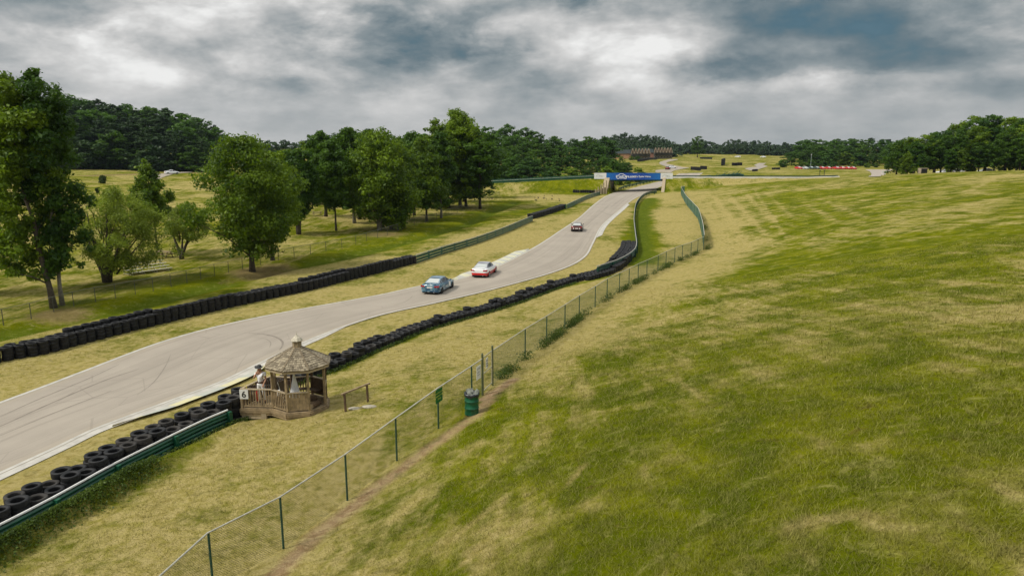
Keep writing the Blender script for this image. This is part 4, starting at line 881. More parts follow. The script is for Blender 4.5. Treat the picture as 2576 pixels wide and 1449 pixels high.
rl = catmull([on(u, v) for u, v in [(1424, 526), (1450, 513), (1478, 500), (1510, 490)]], 5)
guardrail(rl, .95, 'green guardrail left of the track between short tyre wall and bridge', 3, 3.8, GREEN_STEEL, GALV, ps=-.6)
rr2 = catmull([on(u, v) for u, v in [(1500, 694), (1560, 672), (1592, 650), (1600, 630), (1597, 600), (1594, 560), (1600, 520), (1615, 500), (1632, 491), (1655, 488)]], 5)
guardrail(rr2, 1.0, 'dark green guardrail curving along the right side of the far track', 2, 3.8, GREEN_DARK, GALV)
rb = [(x_, BR_Y + .9) for x_ in np.linspace(-14, 26.5, 20)]
guardrail(rb, .8, 'green guardrail along the top of the left embankment', 2, 3.8, GREEN_STEEL, GALV)
rb = [(x_, BR_Y + 8.0) for x_ in np.linspace(-30, 28, 20)]
guardrail(rb, .9, 'green guardrail on the far side of the left embankment', 2, 3.8, GREEN_STEEL)
rb = [(x_, BR_Y + 1.4) for x_ in np.linspace(47.5, 98, 20)]
guardrail(rb, .75, 'dark guardrail along the top of the right embankment', 2, 3.8, GREEN_DARK)
rb = catmull([(33, 222, 0), (38, 235, 0), (47, 252, 0), (58, 275, 0)], 5)
guardrail(rb, .95, 'green guardrail beyond the bridge left of the track', 2, 3.8, GREEN_STEEL)
mb = MB(); pz = [(x_, hz(x_, BR_Y + .8)) for x_ in np.linspace(47.5, 98, 24)]
for (a, b) in zip(pz[:-1], pz[1:]): mb.beam((a[0] + .02, BR_Y + .6, a[1] + .10), (b[0] - .02, BR_Y + .6, b[1] + .10), .25, .5)
tag(mb.build('concrete_parapet', WHITE_PAINT), 'low white concrete parapet on top of the right embankment', 'parapet')

# ------------------------------------------------------------------ bridge
bx0, bx1 = BX0 - 5.2, BX1 + 3.3
br = empty('bridge', (0, 0, 0), label='low concrete road bridge over the track carrying a long blue and white banner', cat='bridge')
mb = MB(); mb.box(((BX0 + BX1) / 2, BR_Y + 4.6, 3.83), (BX1 - BX0 + 1.6, 8.6, .34)); mb.v = [(a + .26 * (b_ - BR_Y), b_, c_) for a, b_, c_ in mb.v]; mb.build('deck', CONCRETE, br)
mb = MB()
for yy in (BR_Y + .7, BR_Y + 2.6, BR_Y + 4.6, BR_Y + 6.6, BR_Y + 8.5): mb.box(((BX0 + BX1) / 2, yy, 3.40), (BX1 - BX0 + .4, .35, .5))
mb.v = [(a + .26 * (b_ - BR_Y), b_, c_) for a, b_, c_ in mb.v]; mb.build('girder', GREEN_DARK, br)
shx = lambda mb_: [(a + .26 * (b_ - BR_Y), b_, c_) for a, b_, c_ in mb_.v]
mb = MB(); mb.box((BX0 - .85, BR_Y + 4.6, 1.55), (1.7, 8.8, 4.2)); mb.v = shx(mb); mb.build('abutment', CONCRETE, br)
mb = MB(); mb.box((BX1 + .45, BR_Y + 4.6, 1.55), (1.0, 8.8, 4.2)); mb.v = shx(mb); mb.build('abutment', CONCRETE, br)
# wing walls stepping down toward the viewer
mb = MB()
for k in range(5):
    mb.box((27.2 - k * .78, BR_Y - 7.9 - .05 * k, 1.75 - .30 * k), (.34, .30, 3.9 - k * .62))
    if k: mb.box((27.2 - (k - .5) * .78, BR_Y - 7.75, .9 - .1 * k), (.5, .12, 2.2 - .35 * k))
mb.build('wing_wall', WOOD_LIGHT, br)
for xw, tw in ((BX0 - 1.6, 1.5), (BX1 + .05, .9)):
    mb = MB(); P_ = [(BR_Y + .25, -.3), (BR_Y - 7.2, -.3), (BR_Y - 7.2, .35), (BR_Y - .1, 4.3), (BR_Y + .25, 4.3)]; A = [(xw, a, b_) for a, b_ in P_]; B = [(xw + tw - (.9 if tw > 1 and b_ < 1 else 0) * 0, a, b_) for a, b_ in P_]
    i = len(mb.v); mb.v += A + B; mb.f += [tuple(range(i, i + 5)), tuple(range(i + 5, i + 10))[::-1]] + [(i + j, i + 5 + j, i + 5 + (j + 1) % 5, i + (j + 1) % 5) for j in range(5)]
    mb.v = shx(mb); mb.build('wing_wall', WOOD_LIGHT, br)
# banner
def text_mesh(body, size, name, mat_, parent, M, ext=.01, shear=0, bold=0, ax='CENTER'):
    cu = bpy.data.curves.new(name, 'FONT'); cu.body = body; cu.size = size; cu.extrude = ext; cu.align_x = ax; cu.align_y = 'CENTER'; cu.shear = shear; cu.offset = bold
    t = bpy.data.objects.new('tmp', cu); C.objects.link(t); dg = bpy.context.evaluated_depsgraph_get(); dg.update()
    me = bpy.data.meshes.new_from_object(t.evaluated_get(dg)); bpy.data.objects.remove(t); me.name = name
    me.materials.clear(); me.materials.append(mat_); me.transform(M)
    o = bpy.data.objects.new(name, me); C.objects.link(o); o.parent = parent; return o
BY = BR_Y - .25
def bxz(u, v): D = BY / 1.0095; return ((u / 1.00932 - CX) / FPX * BY / (CT + .155 * ST), zat(v / 1.00932, BY / (CT + .155 * ST)))
x0, zt_ = bxz(1508.5, 440); x1, _ = bxz(1539.5, 440); x2, _ = bxz(1677, 440); x3, _ = bxz(1708, 440); zlo = bxz(1600, 457)[1]; zhi = bxz(1600, 439.5)[1]
bn = empty('banner', (0, 0, 0), label='long blue banner with white car outline and lettering, white end panels, on the bridge parapet', cat='banner')
mblue = bpy.data.materials.new('banner_blue'); mblue.use_nodes = True; k = NT(mblue.node_tree); b = k.n['Principled BSDF']
s_ = k.new('ShaderNodeSeparateXYZ'); k.put(s_.inputs[0], k.new('ShaderNodeNewGeometry').outputs['Position'])
chev = k.math('FRACT', k.math('MULTIPLY', k.math('ADD', s_.outputs[0], k.math('ABSOLUTE', k.math('SUBTRACT', s_.outputs[2], (zlo + zhi) / 2))), 1.1))
edge = k.smooth(k.math('ABSOLUTE', k.math('SUBTRACT', s_.outputs[0], (x1 + x2) / 2)), 2.5, 8.5)
k.put(b.inputs['Base Color'], k.mix(k.math('MULTIPLY', k.math('GREATER_THAN', chev, .5), .5), k.mix(edge, (.003, .045, .30), (.004, .16, .48)), (.006, .10, .42))); b.inputs['Roughness'].default_value = .5
mb = MB(); mb.box(((x1 + x2) / 2, BY, (zlo + zhi) / 2), (x2 - x1, .12, zhi - zlo)); mb.build('blue_panel', mblue, bn)
mb = MB(); mb.box(((x0 + x1) / 2 - .01, BY, (zlo + zhi) / 2 + .12), (x1 - x0 - .02, .12, zhi - zlo - .26)); mb.build('white_panel', WHITE_CAR, bn)
mb = MB(); mb.box(((x2 + x3) / 2 + .01, BY, (zlo + zhi) / 2 + .12), (x3 - x2 - .02, .12, zhi - zlo - .26)); mb.build('white_panel', WHITE_CAR, bn)
def car_outline(cx, cz, w_, h_, th_, mat_, parent):
    pts = [(-.50, -.42), (-.50, .02), (-.44, .18), (-.30, .22), (-.20, .46), (.16, .46), (.30, .20), (.44, .15), (.50, 0), (.50, -.42), (.36, -.50), (.30, -.38), (-.30, -.38), (-.36, -.50), (-.50, -.42)]
    P_ = [Vector((cx + a * w_, BY - .085, cz + b_ * h_)) for a, b_ in pts]; mb = MB(); mb.tube(P_, th_ / 2, 5); mb.build('car_emblem', mat_, parent)
zc_ = (zlo + zhi) / 2; xe = bxz(1578.5, 440)[0]
car_outline(xe, zc_ + .02, 2.85, 1.55, .17, WHITE_CAR, bn)
MT = lambda x, z: Matrix.Translation((x, BY - .075, z)) @ Matrix.Rotation(R(90), 4, 'X')
text_mesh('LendCars.com', 1.02, 'lettering', WHITE_CAR, bn, MT(bxz(1589, 440)[0], zc_ - .04), .012, bold=.03)
text_mesh("It's Easier Here.", .74, 'lettering', WHITE_CAR, bn, MT(bxz(1632.5, 440)[0], zc_ - .06), .012, bold=.012)
GREY_INK = mat('grey_print', (.35, .36, .34), .7)
for (xa, xb) in ((x0, x1), (x2, x3)):
    xm = xa + (xb - xa) * .36; P_ = [Vector((xm + a * 1.5, BY - .07, zc_ + .12 + b_ * .8)) for a, b_ in [(-.5, -.35), (-.46, .1), (-.28, .3), (-.1, .42), (.15, .4), (.34, .2), (.5, .05), (.5, -.3)]]
    mb = MB(); mb.tube(P_, .03, 5); mb.build('car_emblem', GREY_INK, bn); text_mesh('LendCars', .34, 'lettering', GREY_INK, bn, MT(xm + .75, zc_ + .08), .01)
# ------------------------------------------------------------------ chain-link fences
def link_mat(name, col, cover_, scale):
    m = bpy.data.materials.new(name); m.use_nodes = True; k = NT(m.node_tree); b = k.n['Principled BSDF']; out = k.n['Material Output']
    uv = k.new('ShaderNodeTexCoord').outputs['UV']; s_ = k.new('ShaderNodeSeparateXYZ'); k.put(s_.inputs[0], uv)
    a = k.math('FRACT', k.math('MULTIPLY', k.math('ADD', s_.outputs[0], s_.outputs[1]), scale)); c = k.math('FRACT', k.math('MULTIPLY', k.math('SUBTRACT', s_.outputs[0], s_.outputs[1]), scale))
    f = k.math('MAXIMUM', k.math('LESS_THAN', a, cover_ / 2), k.math('LESS_THAN', c, cover_ / 2))
    b.inputs['Base Color'].default_value = (*col, 1); b.inputs['Roughness'].default_value = .6
    tr = k.new('ShaderNodeBsdfTransparent'); ms = k.new('ShaderNodeMixShader'); k.put(ms.inputs[0], f); k.l.new(tr.outputs[0], ms.inputs[1]); k.l.new(b.outputs[0], ms.inputs[2]); k.l.new(ms.outputs[0], out.inputs['Surface'])
    return m
LINK_NEAR = link_mat('chain_link_green', (.10, .115, .075), .24, 13)
LINK_FAR = link_mat('chain_link_far', (.07, .14, .09), .46, 11)
LINK_SCREEN = link_mat('chain_link_screen', (.035, .13, .10), 1.15, 11)
LINK_LEFT = link_mat('chain_link_left', (.09, .09, .06), .20, 11)
def chain_fence(pts, h, label, posts_at, linkm, postm, railm, pr=.035, rr=.026, zoff=None):
    """pts: world xy; posts_at: indices of pts carrying posts"""
    B = [Vector((p[0], p[1], hz(p[0], p[1]))) for p in pts]; root = empty('chain_link_fence', B[0], label=label, cat='fence'); o0 = B[0].copy(); B = [b - o0 for b in B]
    mb = MB(); s = 0; uvs = []; rows = []
    for i, b in enumerate(B):
        if i: s += (B[i] - B[i - 1]).length
        rows.append([b + Vector((0, 0, .03)), b + Vector((0, 0, h * .5)), b + Vector((0, 0, h))]); uvs += [(s, .03), (s, h * .5), (s, h)]
    mb.grid(rows); mb.build('wire_mesh', linkm, root, uvs=uvs)
    mb = MB(); mb.tube([b + Vector((0, 0, h + .02)) for b in B], rr, 8); mb.build('top_rail', railm, root)
    for i in posts_at[:98]:
        mb = MB(); mb.tube([B[i] + Vector((0, .05, -.2)), B[i] + Vector((0, .05, h - .01))], pr, 8); mb.build('post', postm, root)
    return root
GREEN_POST = mat('green_fence_post', (.018, .075, .052), .5, noise=.3, nscale=6)
OLIVE_POST = mat('olive_gate_post', (.10, .12, .055), .6, noise=.3, nscale=6)
FH = 1.70
FEXT = on(375, 1660)[:2]
chain_fence([FEXT] + FENCE_W[1:8], FH, 'near run of green chain-link fence climbing to the gate', [0, 1, 2, 3, 4, 5, 6], LINK_NEAR, GREEN_POST, GALV)
chain_fence(FENCE_W[8:], FH, 'long run of green chain-link fence from the gate to the corner', list(range(1, len(FENCE_W) - 8)), LINK_FAR, GREEN_POST, GALV, rr=.024)
wing = [FENCE_W[-1]] + [on(u, v)[:2] for u, v in [(1767, 600), (1762, 575), (1756, 553), (1746, 540), (1734, 525), (1722, 508), (1716, 496), (1713, 488), (1722, 486.5)]]
chain_fence([tuple(p)[:2] for p in catmull([(*p, 0) for p in wing], 3)], 1.9, 'dark green screened fence winding from the corner toward the bridge', list(range(0, 27, 2)), LINK_SCREEN, GREEN_POST, GALV, rr=.04)
lf = [on(u, v)[:2] for u, v in [(-60, 838), (8, 819), (78, 803), (135, 786), (185, 772), (240, 760), (290, 751), (340, 741), (385, 733), (430, 722), (470, 712), (505, 703), (540, 695), (575, 687), (610, 678), (655, 667), (700, 655), (740, 648), (781, 640), (820, 633), (860, 625), (895, 616), (922, 608), (950, 600), (975, 592), (1000, 584), (1020, 575), (1042, 568), (1070, 561), (1098, 553), (1122, 545), (1150, 536), (1176, 526), (1202, 515), (1230, 504), (1256, 494)]]
chain_fence(lf, 1.25, 'low chain-link fence along the edge of the picnic ground', list(range(1, len(lf))), LINK_LEFT, mat('brown_post', (.07, .07, .05), .7), mat('dull_rail', (.17, .17, .12), .6), pr=.03, rr=.02)
# gate
ga, gb = FENCE_W[7], FENCE_W[8]; za, zb = hz(*ga), hz(*gb); gt = empty('chain_link_gate', (ga[0], ga[1], za), label='narrow chain-link gate between two taller posts', cat='gate')
d_ = Vector((gb[0] - ga[0], gb[1] - ga[1], zb - za)); d2_ = d_ * .96
for p in (Vector((0, 0, 0)), d_):
    mb = MB(); mb.tube([p + Vector((0, 0, -.2)), p + Vector((0, 0, 1.93))], .05, 8); mb.tube([p + Vector((0, 0, 1.93)), p + Vector((0, 0, 1.98))], [.055, .02], 8); mb.build('post', OLIVE_POST, gt)
mb = MB()
e0 = d_ * .07
for zz in (.18, .98, 1.74): mb.tube([e0 + Vector((0, 0, zz)), d2_ * .97 + Vector((0, 0, zz))], .026, 7)
mb.tube([e0 + Vector((0, 0, .18)), e0 + Vector((0, 0, 1.74))], .026, 7); mb.tube([d2_ * .97 + Vector((0, 0, .18)), d2_ * .97 + Vector((0, 0, 1.74))], .026, 7)
mb.build('gate_frame', mat('worn_gate_pipe', (.40, .38, .26), .6, noise=.3), gt)
mb = MB(); mb.grid([[e0 + Vector((0, .01, .18)), e0 + Vector((0, .01, 1.74))], [d2_ * .97 + Vector((0, .01, .18)), d2_ * .97 + Vector((0, .01, 1.74))]]); mb.build('wire_mesh', LINK_NEAR, gt, uvs=[(0, 0), (0, 1.56), (d_.length, 0), (d_.length, 1.56)])
def sign_on(pos, along, w_, h_, mt, name, label, lines, ink, slope=0, size=.07):
    """flat sign hanging in the plane of the fence"""
    X_ = Vector((along[0], along[1], along[2])).normalized(); Zv = Vector((0, 0, 1)); Yv = Zv.cross(X_).normalized(); root = empty(name, pos, label=label, cat='sign')
    S = Matrix((X_, -Yv, Zv)).transposed(); S4 = S.to_4x4(); mb = MB(); n0 = Yv
    a = [X_ * sx * w_ / 2 + Zv * sz * h_ / 2 for sx, sz in ((-1, -1), (1, -1), (1, 1), (-1, 1))]
    f_ = [q_ - Yv * .03 for q_ in a]; b_ = [q_ - Yv * .018 for q_ in a]; mb.quad(*f_); mb.quad(*b_[::-1])
    for j in range(4): mb.quad(f_[j], b_[j], b_[(j + 1) % 4], f_[(j + 1) % 4])
    mb.build('sign_panel', mt, root)
    for j, (tx, sz_, zz) in enumerate(lines):
        Mm = Matrix.Translation(-Yv * .035 + Zv * zz) @ Matrix((X_, Zv, -Yv)).transposed().to_4x4(); text_mesh(tx, sz_, 'lettering', ink, root, Mm, .002)
    return root
al = Vector((FENCE_W[7][0] - FENCE_W[6][0], FENCE_W[7][1] - FENCE_W[6][1], za - hz(*FENCE_W[6])))
pw = Vector((ga[0], ga[1], za)) - al.normalized() * .52 + Vector((0, 0, 1.22))
INK = mat('black_ink', (.03, .03, .03), .6)
sign_on(pw, al, .50, .62, WHITE_PAINT, 'notice_sign', 'blank looking white notice on the fence left of the gate post', [('NOTICE', .10, .18), ('NO ENTRY', .07, .02), ('TRACK AREA', .055, -.10)], GREY_INK)
pw = Vector((ga[0], ga[1], za)) + d_ * .40 + Vector((0, 0, 1.36))
sign_on(pw, d_, .30, .50, WHITE_PAINT, 'notice_sign', 'narrow white notice with black print hanging on the gate', [('NO', .13, .12), ('ENTRY', .08, -.01), ('STAFF', .08, -.13)], INK)
GSIGN = mat('green_sign', (.004, .11, .022), .5); YINK = mat('yellow_ink', (.45, .50, .08), .6)
fp = Vector((FENCE_W[5][0], FENCE_W[5][1], hz(*FENCE_W[5]))); al = Vector((FENCE_W[6][0] - FENCE_W[5][0], FENCE_W[6][1] - FENCE_W[5][1], hz(*FENCE_W[6]) - fp.z))
sign_on(fp + Vector((0, 0, FH - .30)) + al.normalized() * .06, al, .50, .56, GSIGN, 'green_sign', 'small green sign with yellow lines on top of a fence post', [('PLEASE STAY', .085, .13), ('BEHIND THE', .085, .0), ('FENCE', .085, -.13)], YINK)
# litter drum
p = on(1187, 1041); dr = empty('litter_drum', p, label='green steel drum used as a litter bin, lined with a dark bag', cat='bin')
mb = MB(); mb.lathe([(0, 0), (.285, 0), (.295, .02), (.29, .04), (.285, .27), (.30, .285), (.30, .30), (.285, .315), (.285, .57), (.30, .585), (.30, .60), (.285, .615), (.285, .86), (.30, .875), (.30, .90), (.27, .90), (.265, .5), (0, .5)], (0, 0, 0), 28)
mb.build('drum', mat('drum_green', (.004, .095, .042), .4, noise=.25, nscale=3, spec=.5), dr, smooth=True)
rs = random.Random(4); mb = MB(); rows = []
for k in range(29):
    a = 2 * math.pi * k / 28; w1 = .03 * math.sin(a * 5 + 1) + .02 * math.sin(a * 9); c_, s_ = math.cos(a), math.sin(a)
    rows.append([(c_ * (.318 + w1 * .3), s_ * (.318 + w1 * .3), .80 + w1), (c_ * (.322 + w1 * .5), s_ * (.322 + w1 * .5), .88), (c_ * .31, s_ * .31, .925 + w1 * .5), (c_ * .26, s_ * .26, .90 + w1), (c_ * .2, s_ * .2, .80)])
mb.grid(rows); mb.build('bin_liner', mat('bin_bag', (.02, .022, .028), .35, spec=.6), dr, smooth=True)
mb = MB()
for (ax_, ay_, th_, ph_, ln) in [(-.05, 0, .5, 2.4, .34), (.08, -.05, .7, .6, .36), (.0, .1, .35, 1.8, .3)]:
    d3 = Vector((math.cos(ph_) * math.sin(th_), math.sin(ph_) * math.sin(th_) * .4, math.cos(th_))); a_ = Vector((ax_, ay_, .78)); mb.beam(a_, a_ + d3 * ln, .16, .02, up=(0, 1, 0))
mb.build('rubbish', mat('crumpled_card', (.40, .42, .36), .7, noise=.6, nscale=9), dr)

# ------------------------------------------------------------------ wooden shelter (octagonal, with deck)
gx, gy, gz = -10.05, 32.0, 1.10
gz0 = gz
gaz = empty('gazebo', (gx, gy, gz0), label='weathered wooden gazebo with shingled roof, cupola and railed deck at the track bend', cat='gazebo')
RO = 1.30
def vert(k, r_): a = R(-4 - 51.5 + 45 * k + 0); return Vector((r_ * math.cos(a), r_ * math.sin(a), 0))
# vertices: 0 front-right, 1 right, 2 back-right, 3 back, 4 back-left, 5 left, 6 front-left, 7 front
V8 = [vert(k, RO) for k in range(8)]
P1 = Vector((-2.56, -.66, 0)); P2 = Vector((-2.20, .45, 0)); P3 = Vector((-1.75, 1.25, 0))
deck = [V8[k] * 1.06 for k in (7, 0, 1, 2, 3, 4)] + [P3, P2 + Vector((-.05, 0, 0)), P1 + Vector((-.05, -.04, 0)), V8[6] * 1.04]
mb = MB(); mb.prism([(p_.x, p_.y) for p_ in deck], -.05, 0); mb.build('deck_floor', WOOD, gaz)
mb = MB()
for a_, b_ in zip(deck, deck[1:] + deck[:1]):
    nn = (b_ - a_).normalized(); o_ = Vector((nn.y, -nn.x, 0)) * .025
    mb.beam(a_ + o_ + Vector((0, 0, -.13)), b_ + o_ + Vector((0, 0, -.13)), .045, .15); mb.beam(a_ - o_ * .2 + Vector((0, 0, -.27)), b_ - o_ * .2 + Vector((0, 0, -.27)), .04, .12)
mb.build('fascia_board', WOOD, gaz)
mb = MB(); mb.beam(P1 + Vector((.15, .0, -.40)), V8[6] + Vector((-.30, -.0, -.42)), .05, .20); mb.build('skirt_board', WOOD_LIGHT, gaz)
for p_ in (P1 + Vector((.1, .1, 0)), V8[6] * .98 + Vector((-.45, .05, 0)), V8[7] * .96, V8[0] * .95, P2 + Vector((.1, 0, 0)), V8[2] * .9):
    mb = MB(); zg = hz(gx + p_.x, gy + p_.y) - gz0; mb.box(p_ + Vector((0, 0, (zg - .15 - .2) / 2)), (.22, .22, abs(zg - .15) - .2 + .02)); mb.build('footing', WOOD_LIGHT, gaz)
EZ = 1.98
for k in range(8):
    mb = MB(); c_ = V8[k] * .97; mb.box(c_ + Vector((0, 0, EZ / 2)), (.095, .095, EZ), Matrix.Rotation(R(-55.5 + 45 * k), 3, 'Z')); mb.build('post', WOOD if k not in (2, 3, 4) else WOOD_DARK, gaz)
mb = MB()
for k in range(8):
    a_, b_ = V8[k] * 1.16, V8[(k + 1) % 8] * 1.16; mb.beam(a_ + Vector((0, 0, EZ - .02)), b_ + Vector((0, 0, EZ - .02)), .035, .15)
mb.build('eave_board', WOOD_LIGHT, gaz)
# roof: overlapping courses of shakes on eight faces
AP = 2.78; rs = random.Random(8); mbs = MB(); mbh = MB(); mbu = MB()
SHK = bpy.data.materials.new('cedar_shakes'); SHK.use_nodes = True; k = NT(SHK.node_tree); b = k.n['Principled BSDF']; at_ = k.new('ShaderNodeAttribute', attribute_name='rnd').outputs['Fac']
tcn = k.noise(k.new('ShaderNodeTexCoord').outputs['Object'], 6, 5, .65)
k.put(b.inputs['Base Color'], k.mix(k.math('ADD', k.math('MULTIPLY', at_, .75), k.math('MULTIPLY', tcn, .35), clamp=True), (.085, .066, .040), (.33, .275, .185))); b.inputs['Roughness'].default_value = .9
srnd = []
RE = 1.20 * RO; CR = .17
for k in range(8):
    a0 = V8[k] / RO * RE; b0 = V8[(k + 1) % 8] / RO * RE; a1 = V8[k] / RO * CR; b1 = V8[(k + 1) % 8] / RO * CR; ze = EZ + .04
    mbu.quad(a0 + Vector((0, 0, ze - .02)), b0 + Vector((0, 0, ze - .02)), b1 + Vector((0, 0, AP - .03)), a1 + Vector((0, 0, AP - .03)))
    ncr = 11
    for c_ in range(ncr):
        t0, t1 = c_ / ncr, (c_ + 1.55) / ncr; t1 = min(t1, 1)
        pa0 = a0.lerp(a1, t0) + Vector((0, 0, ze + (AP - ze) * t0)); pb0 = b0.lerp(b1, t0) + Vector((0, 0, ze + (AP - ze) * t0)); pa1 = a0.lerp(a1, t1) + Vector((0, 0, ze + (AP - ze) * t1)); pb1 = b0.lerp(b1, t1) + Vector((0, 0, ze + (AP - ze) * t1))
        nrm_ = (pb0 - pa0).cross(pa1 - pa0).normalized(); W_ = (pb0 - pa0).length; m_ = max(2, int(W_ / .115)); cuts = sorted([0, 1] + [(j + rs.uniform(-.3, .3)) / m_ for j in range(1, m_)])
        for s0_, s1_ in zip(cuts[:-1], cuts[1:]):
            g_ = .006 / W_; s0_ += g_; s1_ -= g_; dn = rs.uniform(-.012, .02); li = rs.uniform(.022, .042)
            q0 = pa0.lerp(pb0, s0_); q1 = pa0.lerp(pb0, s1_); q2 = pa1.lerp(pb1, s1_); q3 = pa1.lerp(pb1, s0_); down = (q0 - q3).normalized() * dn
            i = len(mbs.v); mbs.v += [tuple(q0 + down + nrm_ * li), tuple(q1 + down + nrm_ * li), tuple(q2 + nrm_ * .006), tuple(q3 + nrm_ * .006), tuple(q0 + down), tuple(q1 + down)]
            mbs.f += [(i, i + 1, i + 2, i + 3), (i + 4, i + 5, i + 1, i), (i, i + 3, i + 4), (i + 1, i + 5, i + 2)]; srnd += [rs.random() if rs.random() > .06 else 1.6] * 6
    mbh.beam(a0 + Vector((0, 0, ze + .03)), a1 + Vector((0, 0, AP + .02)), .07, .03)
rf = mbs.build('roof', SHK, gaz); ra = rf.data.attributes.new('rnd', 'FLOAT', 'POINT'); ra.data.foreach_set('value', np.array(srnd, np.float32))
mbh.build('ridge_cap', mat('ridge_timber', (.20, .155, .095), .9, noise=.4, nscale=8), rf); mbu.build('roof_boarding', WOOD_DARK, rf)
mb = MB(); mb.lathe([(.20, AP - .05), (.20, AP + .06), (.185, AP + .08)], (0, 0, 0), 8, Matrix.Rotation(R(20), 3, 'Z')); mb.lathe([(.185, AP + .05), (.185, AP + .28), (.20, AP + .29)], (0, 0, 0), 8, Matrix.Rotation(R(20), 3, 'Z')); cu_ = mb.build('cupola', WOOD, gaz)
mb = MB()
for k in range(8):
    a = R(20 + 45 * k); mb.beam((.19 * math.cos(a), .19 * math.sin(a), AP + .06), (.19 * math.cos(a), .19 * math.sin(a), AP + .28), .03, .03)
    for j in range(4):
        a2 = R(20 + 45 * (k + 1)); zz = AP + .10 + j * .045; mb.beam((.183 * math.cos(a), .183 * math.sin(a), zz), (.183 * math.cos(a2), .183 * math.sin(a2), zz), .02, .012)
mb.build('louvre', WOOD_LIGHT, cu_)
mb = MB(); mb.lathe([(.275, AP + .29), (.275, AP + .31), (.23, AP + .37), (.17, AP + .44), (.09, AP + .50), (.03, AP + .56), (.012, AP + .60), (.022, AP + .63), (.006, AP + .68), (.002, AP + .74)], (0, 0, 0), 8, Matrix.Rotation(R(20), 3, 'Z')); mb.build('cupola_roof', mat('pale_metal_roof', (.50, .45, .34), .6, noise=.3, nscale=9), cu_)
# railings
def railing(a_, b_, h=.92, gap=.115, solid=False, name='railing', matr=WOOD, cap=WOOD_LIGHT):
    L = (b_ - a_).length; d_ = (b_ - a_) / L; mb = MB(); nb_ = max(2, int(L / gap))
    for j in range(nb_):
        s = (j + .5) / nb_; p_ = a_.lerp(b_, s); M = Matrix((d_, Vector((-d_.y, d_.x, 0)), Vector((0, 0, 1)))).transposed()
        mb.box(p_ + Vector((0, 0, h / 2 + .03)), ((gap * .98 if solid else gap * .42), .03, h - .14), M)
    mb.beam(a_ + Vector((0, 0, .10)), b_ + Vector((0, 0, .10)), .05, .05)
    r_ = mb.build(name, matr, gaz); mb = MB(); mb.beam(a_ + Vector((0, 0, h)), b_ + Vector((0, 0, h)), .11, .045); mb.build('handrail', cap, r_)
q8 = [v_ * .98 for v_ in V8]
railing(q8[6], q8[7]); railing(q8[7], q8[0], gap=.13, solid=True)
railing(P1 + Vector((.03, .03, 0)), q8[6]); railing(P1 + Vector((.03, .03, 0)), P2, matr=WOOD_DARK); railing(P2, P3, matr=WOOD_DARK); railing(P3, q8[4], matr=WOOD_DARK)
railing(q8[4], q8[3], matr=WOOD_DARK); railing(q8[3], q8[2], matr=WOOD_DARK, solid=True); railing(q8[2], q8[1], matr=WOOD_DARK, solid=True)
for p_ in (P1, P2, P3): mb = MB(); mb.box(p_ + Vector((.03, .03, .44)), (.10, .10, .98)); mb.build('rail_post', WOOD, gaz)
mb = MB(); mb.beam(V8[4] * .72 + Vector((0, 0, .42)), V8[3] * .72 + Vector((0, 0, .42)), .34, .04); mb.beam(V8[3] * .72 + Vector((0, 0, .42)), V8[2] * .72 + Vector((0, 0, .42)), .34, .04); mb.build('bench_seat', WOOD_DARK, gaz)
G3 = lambda x_, y_, z_=0: (gx + x_, gy + y_, gz0 + z_)
# number board
sg = empty('number_sign', G3(P1.x + .19, P1.y - .085, .70), 0, label='square white board with a black number 6 on the corner of the deck rail', cat='sign')
dirv = (q8[6] - P1).normalized(); ang = math.atan2(dirv.y, dirv.x)
mb = MB(); mb.box((0, 0, 0), (.40, .02, .44), Matrix.Rotation(ang, 3, 'Z')); mb.build('sign_panel', WHITE_PAINT, sg)
text_mesh('6', .42, 'number', INK, sg, Matrix.Rotation(ang, 4, 'Z') @ Matrix.Translation((0, -.014, -.01)) @ Matrix.Rotation(R(90), 4, 'X'), .003, bold=.008)
# things standing inside
ck = empty('drink_cooler', G3(-.92, -.05), label='round white drinks cooler on the gazebo floor beside the chair', cat='cooler')
mb = MB(); mb.box((0, 0, .20), (.36, .36, .40)); mb.build('stand', WOOD_DARK, ck)
mb = MB(); mb.lathe([(0, .40), (.125, .40), (.14, .43), (.145, .60), (.15, .62), (.12, .66), (0, .67)], (0, 0, 0), 16); mb.build('tank', WHITE_PAINT, ck, smooth=True); mb = MB(); mb.box((0, -.15, .45), (.03, .05, .03)); mb.build('tap', INK, ck)
ch = empty('sling_chair', G3(-.48, -.12), R(150), label='brown sling backed folding chair inside the gazebo', cat='chair')
SL = mat('brown_sling', (.17, .125, .075), .8); mb = MB(); mb.beam((-.20, 0, .42), (.24, 0, .40), .46, .02, up=(0, 0, 1)); mb.build('seat', SL, ch)
mb = MB(); mb.beam((.22, 0, .42), (.46, 0, 1.06), .48, .025, up=(1, 0, 0)); mb.build('backrest', SL, ch)
for sy in (-1, 1):
    mb = MB(); mb.tube([(-.24, sy * .24, 0), (.20, sy * .24, .42), (.46, sy * .24, 1.08)], .014, 6); mb.build('side_frame', GALV, ch); mb = MB(); mb.tube([(.34, sy * .25, 0), (-.16, sy * .25, .42)], .014, 6); mb.build('leg', GALV, ch)
wc = empty('white_cloth', G3(-.06, -.55), label='white cloth hanging to a wide hem behind the front post of the gazebo', cat='cloth')
mb = MB(); rows = []
for j in range(10):
    t = j / 9; rows.append([(.04 * math.cos(a * 2 * math.pi / 20) * (1 + t * 5.6 * (1 + .10 * math.sin(a * 2.2 + j * .2))), .03 * math.sin(a * 2 * math.pi / 20) * (1 + t * 4.5), 1.62 - t * 1.12) for a in range(21)])
mb.grid(rows); mb.build('drape', mat('white_cotton', (.78, .78, .78), .8, noise=.12, nscale=6), wc, smooth=True)
